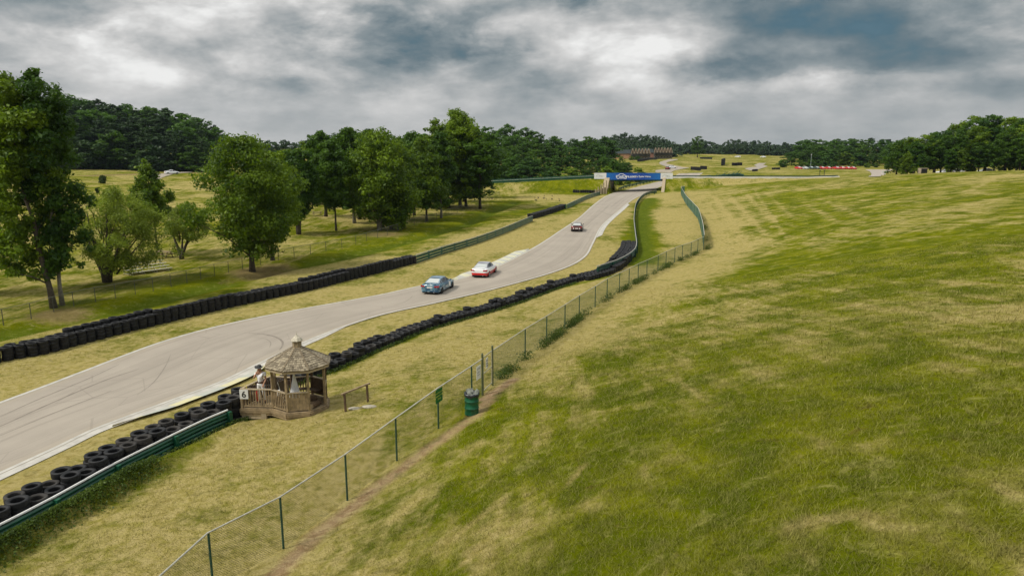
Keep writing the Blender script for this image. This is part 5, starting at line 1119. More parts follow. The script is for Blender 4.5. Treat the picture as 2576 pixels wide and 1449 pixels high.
for j, (x_, y_, a_, l_) in enumerate([(.55, -.20, .5, 'split log lying higher on the gazebo floor by the entrance'), (.85, -.52, 1.2, 'split log with its pale end showing at the gazebo entrance')]):
    lg = empty('log', G3(x_, y_, .14 + .16 * (1 - j)), a_, label=l_, cat='log', group='logs in the gazebo'); mb = MB(); mb.tube([(-.28, 0, 0), (.28, 0, 0)], .13, 10); mb.build('bark_log', WOOD_DARK, lg); mb = MB(); mb.lathe([(0, 0), (.118, 0), (.118, .004)], (0, 0, 0), 12, Matrix.Rotation(R(-90), 3, 'Y')); o = mb.build('cut_end', WOOD_LIGHT, lg); o.location = (-.283, 0, 0)
fl = empty('signal_flag', G3(-2.32, -.42), label='furled yellow signal flag leaning on the rail beside the person', cat='flag')
mb = MB(); mb.tube([(0, 0, 0), (-.10, .10, 1.05)], .012, 6); mb.build('staff', WOOD_LIGHT, fl); mb = MB(); mb.grid([[(-.10 + .01 * math.sin(t * 5), .09, .98 - t * .05), (-.02 + t * .012, .0, .95 - t * .10 + .02 * math.sin(t))] for t in range(8)]); mb.build('flag_cloth', mat('yellow_cloth', (.62, .52, .04), .8), fl)
fx = empty('fire_extinguisher', G3(-2.12, .30), label='red fire extinguisher standing behind the person on the deck', cat='extinguisher')
mb = MB(); mb.lathe([(0, 0), (.075, 0), (.08, .03), (.08, .42), (.06, .48), (.025, .51), (.025, .56)], (0, 0, 0), 14); mb.build('cylinder_body', RED, fx, smooth=True); mb = MB(); mb.box((.02, 0, .58), (.14, .03, .03)); mb.tube([(.05, 0, .56), (.10, 0, .45), (.09, 0, .2)], .012, 6); mb.build('hose_and_handle', INK, fx)
# leaning handrail beside steps
a_, b_ = on(870, 1035), on(926, 1011); hr = empty('handrail', a_, label='short two post timber handrail standing right of the gazebo', cat='handrail'); a_, b_ = Vector(a_), Vector(b_)
for q_ in (Vector((0, 0, 0)), b_ - a_): mb = MB(); mb.tube([q_ + Vector((0, 0, -.2)), q_ + Vector((-.03, 0, .86))], .055, 6); mb.build('post', WOOD_DARK, hr)
mb = MB(); mb.beam(Vector((-.15, -.05, .84)), (b_ - a_) + Vector((.10, .03, .92)), .10, .07); mb.build('top_bar', WOOD, hr)
for (px, sc_, lb) in [((930, 1024), (.38, .20, .07), 'flat pale stone slab at the foot of the handrail'), ((518, 1107), (.24, .12, .08), 'small white stone lying in the grass behind the near guardrail'), ((893, 1028), (.35, .18, .06), 'small flat stone in the worn ground under the handrail')]:
    p = on(*px); rs = random.Random(int(px[0])); mb = MB(); mb.lathe([(0, -.3), (.8, -.25), (1, .3), (.86, .8), (.5, 1.0), (0, 1.05)], (0, 0, 0), 11)
    mb.v = [(x_ * sc_[0] * rs.uniform(.85, 1.12), y_ * sc_[1] * rs.uniform(.85, 1.12), z_ * sc_[2]) for x_, y_, z_ in mb.v]; o = mb.build('stone', mat('pale_stone', (.38, .34, .26), .9, noise=.3, nscale=6), loc=p, smooth=True); tag(o, lb, 'stone')
p = on(198, 1280); stk = empty('marker_stake', p, label='short orange and white stake in the weeds behind the near guardrail', cat='stake'); mb = MB(); mb.tube([(0, 0, -.1), (0, 0, .26)], .05, 8); mb.build('orange_base', mat('orange_plastic', (.62, .16, .02), .5, noise=.4, nscale=9), stk); mb = MB(); mb.tube([(0, 0, .26), (-.01, 0, .48)], [.045, .02], 8); mb.build('pale_top', mat('dusty_plastic', (.42, .32, .2), .6), stk)

# ------------------------------------------------------------------ person on the deck
def skin(name, chains, mat_, parent, sub=2):
    """chains of (point, radius) sharing points make one continuous surface"""
    V = []; E_ = []; Rr = []; key = {}
    for ch_ in chains:
        prev = None
        for p_, r_ in ch_:
            kk = tuple(round(q_, 4) for q_ in p_)
            if kk not in key: key[kk] = len(V); V.append(p_); Rr.append(r_)
            if prev is not None and prev != key[kk]: E_.append((prev, key[kk]))
            prev = key[kk]
    me = bpy.data.meshes.new(name); me.from_pydata(V, E_, []); o = bpy.data.objects.new(name, me); C.objects.link(o)
    o.modifiers.new('s', 'SKIN'); sv = me.skin_vertices[0].data
    for i, r_ in enumerate(Rr): sv[i].radius = (r_, r_) if not hasattr(r_, '__len__') else r_
    sv[0].use_root = True; m_ = o.modifiers.new('d', 'SUBSURF'); m_.levels = m_.render_levels = sub
    dg = bpy.context.evaluated_depsgraph_get(); dg.update(); nm = bpy.data.meshes.new_from_object(o.evaluated_get(dg)); nm.name = name
    o.modifiers.clear(); o.data = nm; nm.materials.clear(); nm.materials.append(mat_); nm.polygons.foreach_set('use_smooth', [True] * len(nm.polygons)); o.parent = parent; return o
SKIN = mat('skin_tone', (.42, .22, .13), .55); CLOTH = mat('white_polo', (.88, .87, .88), .85, noise=.10, nscale=12); TROU = mat('white_trousers', (.86, .84, .80), .85, noise=.10, nscale=12)
pe = empty('person', G3(-1.86, .10), R(-100), label='person in white shirt and trousers with black wide brimmed hat, hand raised to the face', cat='person')
# local frame: x forward (the way the body faces), y to the left, z up
J = dict(pel=(0, 0, .93), ch=(.01, 0, 1.22), sh=(.0, 0, 1.42), nk=(.02, 0, 1.50), hd=(.035, 0, 1.60), top=(.03, 0, 1.72))
rsh, rel, rwr = (.0, -.19, 1.40), (.17, -.22, 1.19), (.135, -.05, 1.52)
lsh, lel, lwr = (.0, .19, 1.40), (.0, .27, 1.13), (.16, .22, .93)
def hand(base, dirv_, curl):
    d_ = Vector(dirv_).normalized(); s_ = d_.cross(Vector((0, 0, 1))); s_ = s_.normalized() if s_.length > .1 else Vector((0, 1, 0)); u_ = s_.cross(d_); ch_ = []
    palm = Vector(base) + d_ * .055; ch_.append([(tuple(base), .026), (tuple(palm), (.036, .020))])
    for j, (off, ln) in enumerate([(-.030, .062), (-.010, .074), (.010, .070), (.029, .055)]):
        a_ = palm + s_ * off * .9 + d_ * .02; b_ = a_ + d_ * ln * .45 + s_ * off * .1 - u_ * ln * .1 * curl; c_ = b_ + d_ * ln * .35 - u_ * ln * .35 * curl; ch_.append([(tuple(palm), (.036, .020)), (tuple(a_), .010), (tuple(b_), .009), (tuple(c_), .007)])
    a_ = palm - s_ * .035 - d_ * .012; b_ = a_ - s_ * .018 + d_ * .03; c_ = b_ + d_ * .026; ch_.append([(tuple(palm), (.036, .020)), (tuple(a_), .012), (tuple(b_), .010), (tuple(c_), .008)])
    return ch_
chains = [[(J['pel'], (.145, .11)), ((.0, 0, 1.06), (.135, .10)), (J['ch'], (.155, .11)), (J['sh'], (.13, .09)), (J['nk'], .052), (J['hd'], (.078, .092)), ((.035, 0, 1.67), (.078, .09)), (J['top'], (.045, .055))],
          [(J['sh'], (.13, .09)), (rsh, .058), (rel, .042), (rwr, .027)], [(J['sh'], (.13, .09)), (lsh, .058), (lel, .042), (lwr, .027)],
          [(J['pel'], (.145, .11)), ((.0, -.10, .86), .085), ((.02, -.115, .50), .056), ((-.02, -.12, .09), .036), ((.12, -.14, .04), .034)],
          [(J['pel'], (.145, .11)), ((.0, .10, .86), .085), ((.0, .12, .50), .056), ((-.03, .13, .09), .036), ((.11, .16, .04), .034)]]
chains += hand(rwr, (-.08, .02, .09), 1.0) + hand(lwr, (.05, -.02, -.08), .6)
skin('body', chains, SKIN, pe, 2)
skin('shirt', [[((0, 0, .95), (.155, .122)), ((.0, 0, 1.08), (.155, .12)), (J['ch'], (.172, .128)), ((0, 0, 1.38), (.15, .105)), ((.01, 0, 1.455), (.07, .065))], [((0, 0, 1.38), (.15, .105)), (rsh, .078), ((.085, -.208, 1.29), .068)], [((0, 0, 1.38), (.15, .105)), (lsh, .078), ((.0, .232, 1.26), .068)]], CLOTH, pe, 2)
skin('trousers', [[((0, 0, .98), (.148, .115)), ((0, 0, .90), (.16, .125)), ((.0, -.10, .82), .098), ((.02, -.115, .50), .074), ((-.02, -.12, .11), .062)], [((0, 0, .90), (.16, .125)), ((.0, .10, .82), .098), ((.0, .12, .50), .074), ((-.03, .13, .11), .062)]], TROU, pe, 2)
mb = MB(); mb.lathe([(1.02, -.022), (1.05, -.018), (1.05, .018), (1.02, .022)], (0, 0, 0), 24, close=True); mb.v = [(x_ * .132, y_ * .163, z_ + .985) for x_, y_, z_ in mb.v]; mb.build('belt', BLACK, pe)
for (x_, y_) in ((.03, -.13), (.02, .145)):
    mb = MB(); mb.lathe([(0, 0), (1, 0), (1.02, .03), (.86, .06), (.45, .085), (0, .09)], (0, 0, 0), 14); mb.v = [(a * .145 + x_, b_ * .055 + y_, c_) for a, b_, c_ in mb.v]; mb.build('shoe', INK, pe, smooth=True)
mb = MB(); mb.lathe([(.0, 1.80), (.05, 1.80), (.085, 1.785), (.098, 1.73), (.102, 1.685), (.20, 1.665), (.215, 1.675), (.20, 1.68), (.10, 1.70)], (.03, 0, 0), 22); mb.v = [(x_, y_ * .95, z_ + .9 * max(0, abs(y_) - .1) ** 1.3) for x_, y_, z_ in mb.v]; mb.build('hat', INK, pe, smooth=True)
mb = MB(); mb.tri((.118, -.014, 1.60), (.118, .014, 1.60), (.142, 0, 1.598)); mb.tri((.118, -.014, 1.60), (.142, 0, 1.598), (.116, 0, 1.635)); mb.tri((.118, .014, 1.60), (.116, 0, 1.635), (.142, 0, 1.598)); mb.build('nose', SKIN, pe)
for sy in (-1, 1):
    mb = MB(); mb.lathe([(0, -.008), (.008, 0), (0, .008)], (.112, sy * .030, 1.635), 8); mb.build('eye', INK, pe); mb = MB(); mb.lathe([(0, -.03), (.012, -.01), (.014, .015), (0, .03)], (.03, sy * .085, 1.61), 8); mb.build('ear', SKIN, pe)
mb = MB(); mb.box((.120, 0, 1.565), (.008, .045, .008)); mb.build('mouth', mat('lip', (.28, .10, .08), .6), pe)
pe.scale = (1.05, 1.05, 1.04)

# ------------------------------------------------------------------ cars
def livery_mat(name, a, b_, c_, scale=1.6, lo=.52):
    m = bpy.data.materials.new(name); m.use_nodes = True; k = NT(m.node_tree); b = k.n['Principled BSDF']; t = k.new('ShaderNodeTexCoord').outputs['Object']
    f = k.noise(k.mapping(t, (1.0, 1.6, 2.2)), scale, 2, .5, .6); f2 = k.noise(k.mapping(t, (1.2, 1.2, 3.0)), scale * 1.7, 2, .5, .3)
    c = k.mix(k.smooth(f, lo, lo + .03), a, b_); c = k.mix(k.smooth(f2, .60, .62), c, c_)
    k.put(b.inputs['Base Color'], c); b.inputs['Roughness'].default_value = .3; b.inputs['Coat Weight'].default_value = .6; return m
def car(label, pos, heading, body_m, low_m, roof_m, glass_m, rear_m=BLACK, plate=True, detail=2, group=None, scale=1.0, white_lights=False, hatch=False, cat='race car', wheel_m=CHROME, number=False):
    root = empty('race_car' if cat == 'race car' else 'parked_car', pos, heading, label=label, cat=cat, group=group); root.scale = (scale,) * 3
    st = [(-2.24, .60, .34, .66, .80, .86), (-2.20, .76, .28, .74, .90, .955), (-2.08, .84, .22, .80, .965, 1.00), (-1.75, .875, .20, .84, .97, 1.03), (-1.1, .88, .19, .85, .94, .99), (-.4, .88, .19, .84, .92, .95), (.4, .88, .19, .83, .90, .93), (.95, .88, .19, .81, .87, .92),
          (1.5, .865, .19, .76, .79, .85), (1.9, .83, .20, .70, .72, .77), (2.12, .74, .22, .62, .66, .69), (2.22, .58, .30, .52, .56, .60)]
    zsplit = (.56 if low_m is RED else .44) if low_m is not body_m else .30
    # x, halfwidth, bottom z, shoulder z, hood-edge z, centre z
    def ring(s): x_, w_, z0, z1, z2, z3 = s; return [(x_, -w_ * .90, z0), (x_, -w_, zsplit), (x_, -w_ * 1.0, (zsplit + z1) / 2), (x_, -w_ * .975, z1), (x_, -w_ * .86, z2), (x_, -w_ * .45, z3 - .01), (x_, 0, z3), (x_, w_ * .45, z3 - .01), (x_, w_ * .86, z2), (x_, w_ * .975, z1), (x_, w_, (zsplit + z1) / 2), (x_, w_, zsplit), (x_, w_ * .90, z0)]
    rg = [ring(s) for s in st]; up = MB(); up.grid([r_[1:12] for r_ in rg]); i = len(up.v)
    up.v += rg[0][1:12]; up.f.append(tuple(range(i, i + 11))); i = len(up.v); up.v += rg[-1][1:12]; up.f.append(tuple(range(i, i + 11))[::-1])
    bo = up.build('body', body_m, root, smooth=True)
    lo = MB(); lo.grid([r_[0:2] for r_ in rg]); lo.grid([r_[11:13] for r_ in rg]); lo.quad(rg[0][0], rg[0][1], rg[0][11], rg[0][12]); lo.quad(rg[-1][0], rg[-1][1], rg[-1][11], rg[-1][12])
    lo.build('lower_body', low_m, root)
    ub = MB(); ub.box((0, 0, .22), (4.2, 1.5, .10)); ub.box((-2.14, 0, .29), (.16, 1.36, .12)); ub.build('underbody', rear_m, root)
    # cabin
    rx = -1.62 if not hatch else -2.0; b4 = [(rx, .70, 1.00), (-1.15, .76, .98), (.0, .79, .93), (1.02, .74, .89)]; r4 = [(-.78 if not hatch else -1.3, .53, 1.335), (-.45, .575, 1.38), (-.05, .59, 1.385), (.30, .565, 1.34)]
    cabin = MB()
    for sy in (-1, 1):
        for j in range(3):
            q_ = [(b4[j][0], sy * b4[j][1], b4[j][2]), (b4[j + 1][0], sy * b4[j + 1][1], b4[j + 1][2]), (r4[j + 1][0], sy * r4[j + 1][1], r4[j + 1][2] - .03), (r4[j][0], sy * r4[j][1], r4[j][2] - .03)]; cabin.quad(*(q_ if sy < 0 else q_[::-1]))
    cabin.quad((b4[0][0], .70, 1.00), (b4[0][0], -.70, 1.00), (r4[0][0], -.53, 1.305), (r4[0][0], .53, 1.305)); cabin.quad((1.02, -.74, .89), (1.02, .74, .89), (.30, .565, 1.31), (.30, -.565, 1.31)); cabin.build('cabin_pillars', roof_m, root)
    rfm = MB(); rfm.grid([[(x_, -w_, z_ - .03), (x_, -w_ * .9, z_), (x_, 0, z_ + .025), (x_, w_ * .9, z_), (x_, w_, z_ - .03)] for x_, w_, z_ in r4]); rfm.build('roof', roof_m, root, smooth=True)
    def pane(name, q_, m0, m1, out):
        q_ = [Vector(v_) for v_ in q_]; u0, u1 = m0, 1 - m0; v0, v1 = m1, 1 - m1
        bil = lambda a, b_: (q_[0].lerp(q_[1], a)).lerp(q_[3].lerp(q_[2], a), b_)
        P_ = [bil(u0, v0), bil(u1, v0), bil(u1, v1), bil(u0, v1)]; nn = (P_[1] - P_[0]).cross(P_[3] - P_[0]).normalized() * .012
        if nn.dot(Vector(out)) < 0: nn = -nn
        mb = MB(); mb.quad(*[v_ + nn for v_ in P_]); mb.build(name, glass_m if name in ('rear_window', 'windscreen') else DARKGLASS, root)
    pane('rear_window', [(b4[0][0], -.70, 1.00), (b4[0][0], .70, 1.00), (r4[0][0], .53, 1.305), (r4[0][0], -.53, 1.305)], .07, .08, (-1, 0, .5)); pane('windscreen', [(1.02, -.74, .89), (1.02, .74, .89), (.30, .565, 1.31), (.30, -.565, 1.31)], .05, .06, (1, 0, .5))
    for sy in (-1, 1):
        for j, nm in ((1, 'side_window'), (2, 'side_window'), (0, 'quarter_window')):
            pane(nm, [(b4[j][0], sy * b4[j][1], b4[j][2]), (b4[j + 1][0], sy * b4[j + 1][1], b4[j + 1][2]), (r4[j + 1][0], sy * r4[j + 1][1], r4[j + 1][2] - .03), (r4[j][0], sy * r4[j][1], r4[j][2] - .03)], .07 if j else .14, .13, (0, sy, .3))
    for (wx, sy) in ((-1.36, -1), (-1.36, 1), (1.36, -1), (1.36, 1)):
        wh = bpy.data.objects.new('wheel', None); C.objects.link(wh); wh.parent = root; wh.location = (wx, sy * .80, .315); wh.rotation_euler = (R(90) * sy, 0, 0)
        mb = MB(); mb.lathe([(.20, -.09), (.30, -.10), (.318, -.06), (.318, .07), (.30, .10), (.215, .098)], (0, 0, 0), 20); me_o = mb.build('tyre', RUBBER, wh, smooth=True)
        mb = MB(); mb.lathe([(0, -.075), (.07, -.085), (.08, -.06)], (0, 0, 0), 12)
        for q_ in range(5):
            a = q_ * 2 * math.pi / 5; mb.beam((.05 * math.cos(a), .05 * math.sin(a), -.075), (.20 * math.cos(a), .20 * math.sin(a), -.085), .055, .02, up=(0, 0, 1))
        mb.lathe([(.19, -.10), (.215, -.102), (.215, -.08)], (0, 0, 0), 20); mb.lathe([(0, -.02), (.2, -.02)], (0, 0, 0), 14); mb.build('rim', wheel_m, wh)
        mb = MB(); P_ = []
        for q_ in range(0, 13):
            a = math.pi * q_ / 12; P_.append((wx + .355 * math.cos(a), sy * .872, .315 + .345 * math.sin(a)))
        ar = MB(); ar.tube(P_, .028, 5); ar.build('wheel_arch', body_m if low_m is body_m else low_m, root)
        ar = MB(); i = len(ar.v); ar.v += [(wx, sy * .883, .315)] + [(wx + .345 * math.cos(math.pi * q_ / 12), sy * .883, .30 + .335 * math.sin(math.pi * q_ / 12)) for q_ in range(13)]; ar.f += [(i, i + 1 + q_, i + 2 + q_) for q_ in range(12)]; ar.f += [(i, i + 1, i + 13)]; ar.build('wheel_well', BLACK, root)
    for sy in (-1, 1):
        mb = MB(); mb.box((-2.185, sy * .62, .80), (.12, .34, .13), Matrix.Rotation(sy * R(-12), 3, 'Z')); mb.box((-2.10, sy * .80, .80), (.24, .10, .13)); mb.build('tail_light', REDLIGHT, root)
        mb = MB(); mb.box((2.10, sy * .60, .62), (.16, .32, .11), Matrix.Rotation(sy * R(16), 3, 'Z')); mb.build('headlight', SILVER_GLASS, root)
        mb = MB(); mb.box((.72, sy * .93, .98), (.10, .16, .11)); mb.build('wing_mirror', body_m if not white_lights else BLACK, root)
        if white_lights: mb = MB(); mb.lathe([(0, .01), (.10, .0), (.09, -.02)], (-2.24, sy * .48, .60), 12, Matrix.Rotation(R(-90), 3, 'Y')); mb.build('fog_lamp', WHITE_CAR, root)
    if plate: mb = MB(); mb.box((-2.245, 0, .60 if white_lights else .70), (.02, .50, .12)); mb.build('plate', WHITE_PAINT, root)
    mb = MB(); mb.box((-2.12, 0, 1.005), (.14, 1.15, .03)); mb.build('spoiler_lip', BLACK if detail > 1 and white_lights else body_m, root)
    mb = MB(); mb.tube([(-2.26, -.42, .27), (-2.05, -.42, .27)], .045, 8); mb.build('exhaust', CHROME, root)
    if number: mb = MB(); mb.box((.62, -.892, .62), (.42, .012, .40)); mb.build('number_panel', WHITE_CAR, root)
    return root
BLUE_L = livery_mat('blue_livery', (.008, .065, .135), (.05, .15, .21), (.42, .48, .50), 1.5, .45)
def head(a, b_): return math.atan2(b_[1] - a[1], b_[0] - a[0])
GLASSY = mat('pale_sheen_glass', (.42, .44, .42), .15, spec=.8)  # bright reflection on car windows painted into the pale base colour
p = on(1103, 731); car('blue and white race coupe seen from behind, leading dark rubber marks at the bend', p, R(75), BLUE_L, BLUE_L, mat('light_blue_paint', (.14, .22, .29), .3, coat=.6), GLASSY, number=True, wheel_m=BLACK)
p = on(1219, 691); car('white race coupe with red lower body just ahead of the blue one', p, R(77), WHITE_CAR, RED, mat('grey_roof', (.33, .33, .36), .35, coat=.5), GLASSY, plate=False)
p = on(1452, 580.5); car('dark red car with two round white lamps at the rear, farther up the track', p, R(82), mat('dark_red_paint', (.085, .02, .016), .3, coat=.6), BLACK, mat('silver_roof', (.30, .28, .25), .35, coat=.5), GLASSY, white_lights=True)
p = on(433, 438.5); car('small white car at the edge of the left wood', p, R(38), WHITE_CAR, WHITE_CAR, WHITE_CAR, GLASSY, cat='race car')
p = on(1679.5, 427); car('tiny dark red car on the far track above the banner', p, R(70), mat('maroon_paint', (.20, .02, .015), .35), BLACK, BLACK, DARKGLASS)
p = on(1689.5, 424.5); car('tiny pale car following the red one on the far track', p, R(20), WHITE_CAR, WHITE_CAR, WHITE_CAR, DARKGLASS)
GRN = mat('dark_green_car', (.03, .055, .045), .3, coat=.5); GRY = mat('silver_car', (.40, .42, .40), .3, coat=.5)
k_ = 0
for (u, cm, nm) in [(2025, RED, 'red'), (2041, GRY, 'silver grey'), (2056, GRN, 'dark green'), (2070, GRN, 'dark green'), (2084, RED, 'red'), (2100, RED, 'red'), (2121, RED, 'red'), (2135, RED, 'red'), (2149, RED, 'red'), (2162, RED, 'red')]:
    D = 330 + 2 * random.Random(int(u)).random(); x, y, z = far((u) / 1.00932, D)
    lb = {2025: 'leftmost red car of the parked row, left of the silver one', 2041: 'silver grey car, second from left in the parked row', 2056: 'dark green car next to the silver one in the parked row', 2070: 'dark green car next to a red one in the parked row', 2084: 'red car right of the dark green ones in the parked row', 2100: 'red car just left of the gap in the parked row', 2121: 'red car just right of the gap in the parked row',
          2135: 'second red car right of the gap in the parked row', 2149: 'third red car right of the gap in the parked row', 2162: 'rightmost red car of the parked row'}[u]
    car(lb, (x, y, z), R(-77), cm, cm, cm, GLASSY, group='parked row of sports cars', cat='parked car', scale=.97)
for (u, v, lb) in [(1933 / 1.00932, 393, 'white car by the far treeline, left of the other two'), (1998 / 1.00932, 397, 'white car by the far treeline right of the others'), (1869 / 1.00932, 389.5, 'white car by the far treeline nearest the lone tree')]:
    D = 560; x, y, z = far(u, D); car(lb, (x, y, z), R(170), WHITE_CAR, WHITE_CAR, WHITE_CAR, DARKGLASS, group='white cars by the far treeline', cat='parked car')
for (u, lb) in [(2395, 'white car under the grove, left one'), (2425, 'white car under the grove, middle one'), (2500, 'white car under the grove, right one')]:
    x, y, z = far(u / 1.00932, 206); car(lb, (x, y, z), R(175), WHITE_CAR, WHITE_CAR, WHITE_CAR, DARKGLASS, group='white cars under the right grove', cat='parked car')

# ------------------------------------------------------------------ picnic ground furniture
a_, b_ = Vector(on(330, 690)), Vector(on(414, 681)); c_ = (a_ + b_) / 2; hd = math.atan2((b_ - a_).y, (b_ - a_).x); L = 4.6
bl = empty('bleachers', c_, hd + R(9), label='pale aluminium four row bleachers on the picnic grass beside the large willow', cat='bleachers')
ALU = mat('pale_aluminium', (.56, .54, .40), .5, metal=.2, noise=.15)
for j in range(4):
    mb = MB(); mb.box((0, j * .58 - .6, .28 + j * .22), (L, .26, .045)); mb.build('seat_plank', ALU, bl)
    if j: mb = MB(); mb.box((0, j * .58 - .92, .05 + j * .20), (L, .24, .035)); mb.build('foot_plank', ALU, bl)
for x_ in (-1.9, -.65, .65, 1.9):
    mb = MB(); mb.beam((x_, -.8, .02), (x_, 1.35, .02), .05, .05); mb.beam((x_, -.7, .12), (x_, 1.25, .86), .05, .05)
    for j in range(4): mb.beam((x_, j * .58 - .6, 0), (x_, j * .58 - .6, .26 + j * .22), .045, .045, up=(0, 1, 0))
    mb.build('support_frame', ALU, bl)
def picnic(px, hdg, label, s=1.0):
    p = on(*px); t = empty('picnic_table', p, hdg, label=label, cat='picnic table'); t.scale = (s,) * 3
    mb = MB()
    for j in range(5): mb.box((0, (j - 2) * .15, .74), (1.85, .135, .04))
    mb.build('table_top', WOOD, t)
    for sy in (-1, 1):
        mb = MB(); mb.box((0, sy * .66, .44), (1.85, .26, .04)); mb.build('bench_plank', WOOD, t)
    for x_ in (-.62, .62):
        mb = MB(); mb.beam((x_, -.62, 0), (x_, -.25, .72), .09, .04, up=(1, 0, 0)); mb.beam((x_, .62, 0), (x_, .25, .72), .09, .04, up=(1, 0, 0)); mb.beam((x_, -.78, .40), (x_, .78, .40), .04, .09); mb.build('leg_frame', WOOD_DARK, t)
picnic((415, 648), R(-14), 'wooden picnic table between the two willows')
picnic((798, 543), R(5), 'wooden picnic table in the shade behind the forked maple')
# geese feeding on the grass
GO = mat('goose_brown', (.055, .045, .032), .9); gr = random.Random(12)
def goose(lab):
    o = empty('goose', (0, 0, 0), label=lab, cat='goose', group='geese feeding on the grass by the embankment')
    skin('body', [[((-.38, 0, .36), .03), ((-.24, 0, .36), .09), ((0, 0, .34), (.14, .13)), ((.20, 0, .36), .09), ((.30, 0, .50), .035), ((.33, 0, .66), .028), ((.40, 0, .68), .035), ((.47, 0, .66), .012)], [((0, 0, .34), (.14, .13)), ((.0, .06, .18), .02), ((.02, .06, .02), .015)], [((0, 0, .34), (.14, .13)), ((.0, -.06, .18), .02), ((.02, -.06, .02), .015)]], GO, o, 1); return o
g0 = None
for i in range(22):
    u, v = (gr.uniform(1345, 1408), gr.uniform(495, 508)) if i < 16 else (gr.uniform(1215, 1262), gr.uniform(496, 503))
    p = on(u, v); o = goose('dark goose feeding on the grass below the embankment') if g0 is None else copy_tree(g0); g0 = g0 or o; tag(o, 'dark goose in the larger flock on the grass below the embankment' if i < 16 else 'dark goose in the small flock left of the larger one', 'goose', 'geese of the larger flock' if i < 16 else 'geese of the small left flock'); o.location = p; o.rotation_euler = (0, 0, gr.uniform(0, 6.28)); s = gr.uniform(.6, .85); o.scale = (s, s, s)

# ------------------------------------------------------------------ lodges on the far hill
BRICK = mat('orange_brick', (.40, .22, .12), .9, noise=.2, nscale=.6); STONE = mat('grey_brown_stone', (.15, .125, .095), .9, noise=.4, nscale=.9); ROOFM = mat('dark_shingle_roof', (.025, .035, .035), .85); TRIM = mat('cream_trim', (.37, .30, .22), .8)
def lodge(u, D, wd, label, gables, side_brick, sx=1):
    x, y, z = far(u, D); r = empty('lodge', (x, y, z - .2), R(-6), label=label, cat='lodge')
    mb = MB(); mb.box((0, 0, 2.6), (wd, 9, 5.6)); mb.build('wall', STONE, r)
    g = wd / gables
    for i in range(gables):
        xc = -wd / 2 + g * (i + .5); y0 = -5.6; mb = MB(); A = [(xc - g / 2 + .03, y0, 4.6), (xc + g / 2 - .03, y0, 4.6), (xc, y0, 8.3)]; B = [(a, 2.0, c_) for a, b_, c_ in A]; mb.tri(*A); mb.tri(*B[::-1]); mb.quad(A[0], A[2], B[2], B[0]); mb.quad(A[1], B[1], B[2], A[2]); mb.quad(A[0], B[0], B[1], A[1]); mb.build('gable', mat('brown_gable', (.13, .085, .055), .9), r)
        mb = MB(); mb.beam((xc - g / 2, y0 - .1, 4.6), (xc, y0 - .1, 8.4), .25, .34, up=(0, 1, 0)); mb.beam((xc + g / 2, y0 - .1, 4.6), (xc, y0 - .1, 8.4), .25, .34, up=(0, 1, 0)); mb.build('gable_trim', TRIM, r)
        for zz, hh in ((1.5, 1.5), (4.9, .9)):
            fr = MB(); fr.box((xc, -4.56 if zz < 4 else y0 - .06, zz), (g * .56, .12, hh)); wf_ = fr.build('window', TRIM, r); mb = MB(); mb.box((xc, -4.63 if zz < 4 else y0 - .13, zz), (g * .44, .05, hh * .8)); mb.build('pane', DARKGLASS, wf_)
    mb = MB(); mb.box((0, -5.1, 3.4), (wd + .5, 1.6, .25)); mb.build('porch_roof', ROOFM, r)
    bw = 11
    mb = MB(); mb.box((-wd / 2 - bw / 2 - .05, 1.2, 2.8), (bw, 7, 3.6)); mb.build('brick_wing', BRICK if side_brick else mat('rose_brick', (.24, .12, .085), .9), r)
    mb = MB(); y0, y1, xa, xb = -2.8, 5.2, -wd / 2 - bw - .5, wd / 2; A = [(xa, y0, 4.62), (xa, y1, 4.62), (xa, 1.2, 7.4)]; B = [(-wd / 2, b_, c_) for a, b_, c_ in A]; mb.tri(*A); mb.tri(*B[::-1]); mb.quad(A[0], B[0], B[2], A[2]); mb.quad(A[1], A[2], B[2], B[1]); mb.quad(A[0], A[1], B[1], B[0]); mb.build('roof', ROOFM, r)
lodge(1608, 515, 13.5, 'brown lodge with six steep gables and an orange brick wing, nearer left one', 6, True)
lodge(1664, 540, 13.5, 'brown lodge with six steep gables, farther right one beside the field crest', 6, False)
# small structures of the infield
p = far(2055 / 1.00932, 345); lp_ = empty('mast', p, label='thin pale mast rising from the bushes behind the parked cars', cat='mast'); mb = MB(); mb.tube([(0, 0, 0), (0, 0, 6.2)], .07, 6); mb.build('pole', mat('mast_white', (.34, .40, .42), .5), lp_); mb = MB(); mb.box((0, 0, 6.5), (.4, .3, .6)); mb.build('camera_head', GREY_INK, lp_)
p = far(2242 / 1.00932, 245); gp = empty('white_gate_frame', p, label='small white gate frame beyond the gravel patch', cat='gate'); mb = MB()
for x_ in (-.5, .5): mb.box((x_, 0, .7), (.2, .2, 1.5))
mb.box((0, 0, .8), (.9, .08, .22)); mb.build('frame', WHITE_PAINT, gp)
p = far(2340 / 1.00932, 172); sb = empty('black_shed', p, label='low dark shed with pale corner under the left end of the grove', cat='shed'); mb = MB(); mb.box((0, 0, .55), (1.5, 1.2, 1.2)); mb.build('wall', BLACK, sb); mb = MB(); mb.box((-.80, 0, .55), (.16, 1.3, 1.24)); mb.box((0, 0, 1.2), (1.8, 1.35, .08)); mb.build('corner_board', TRIM, sb)
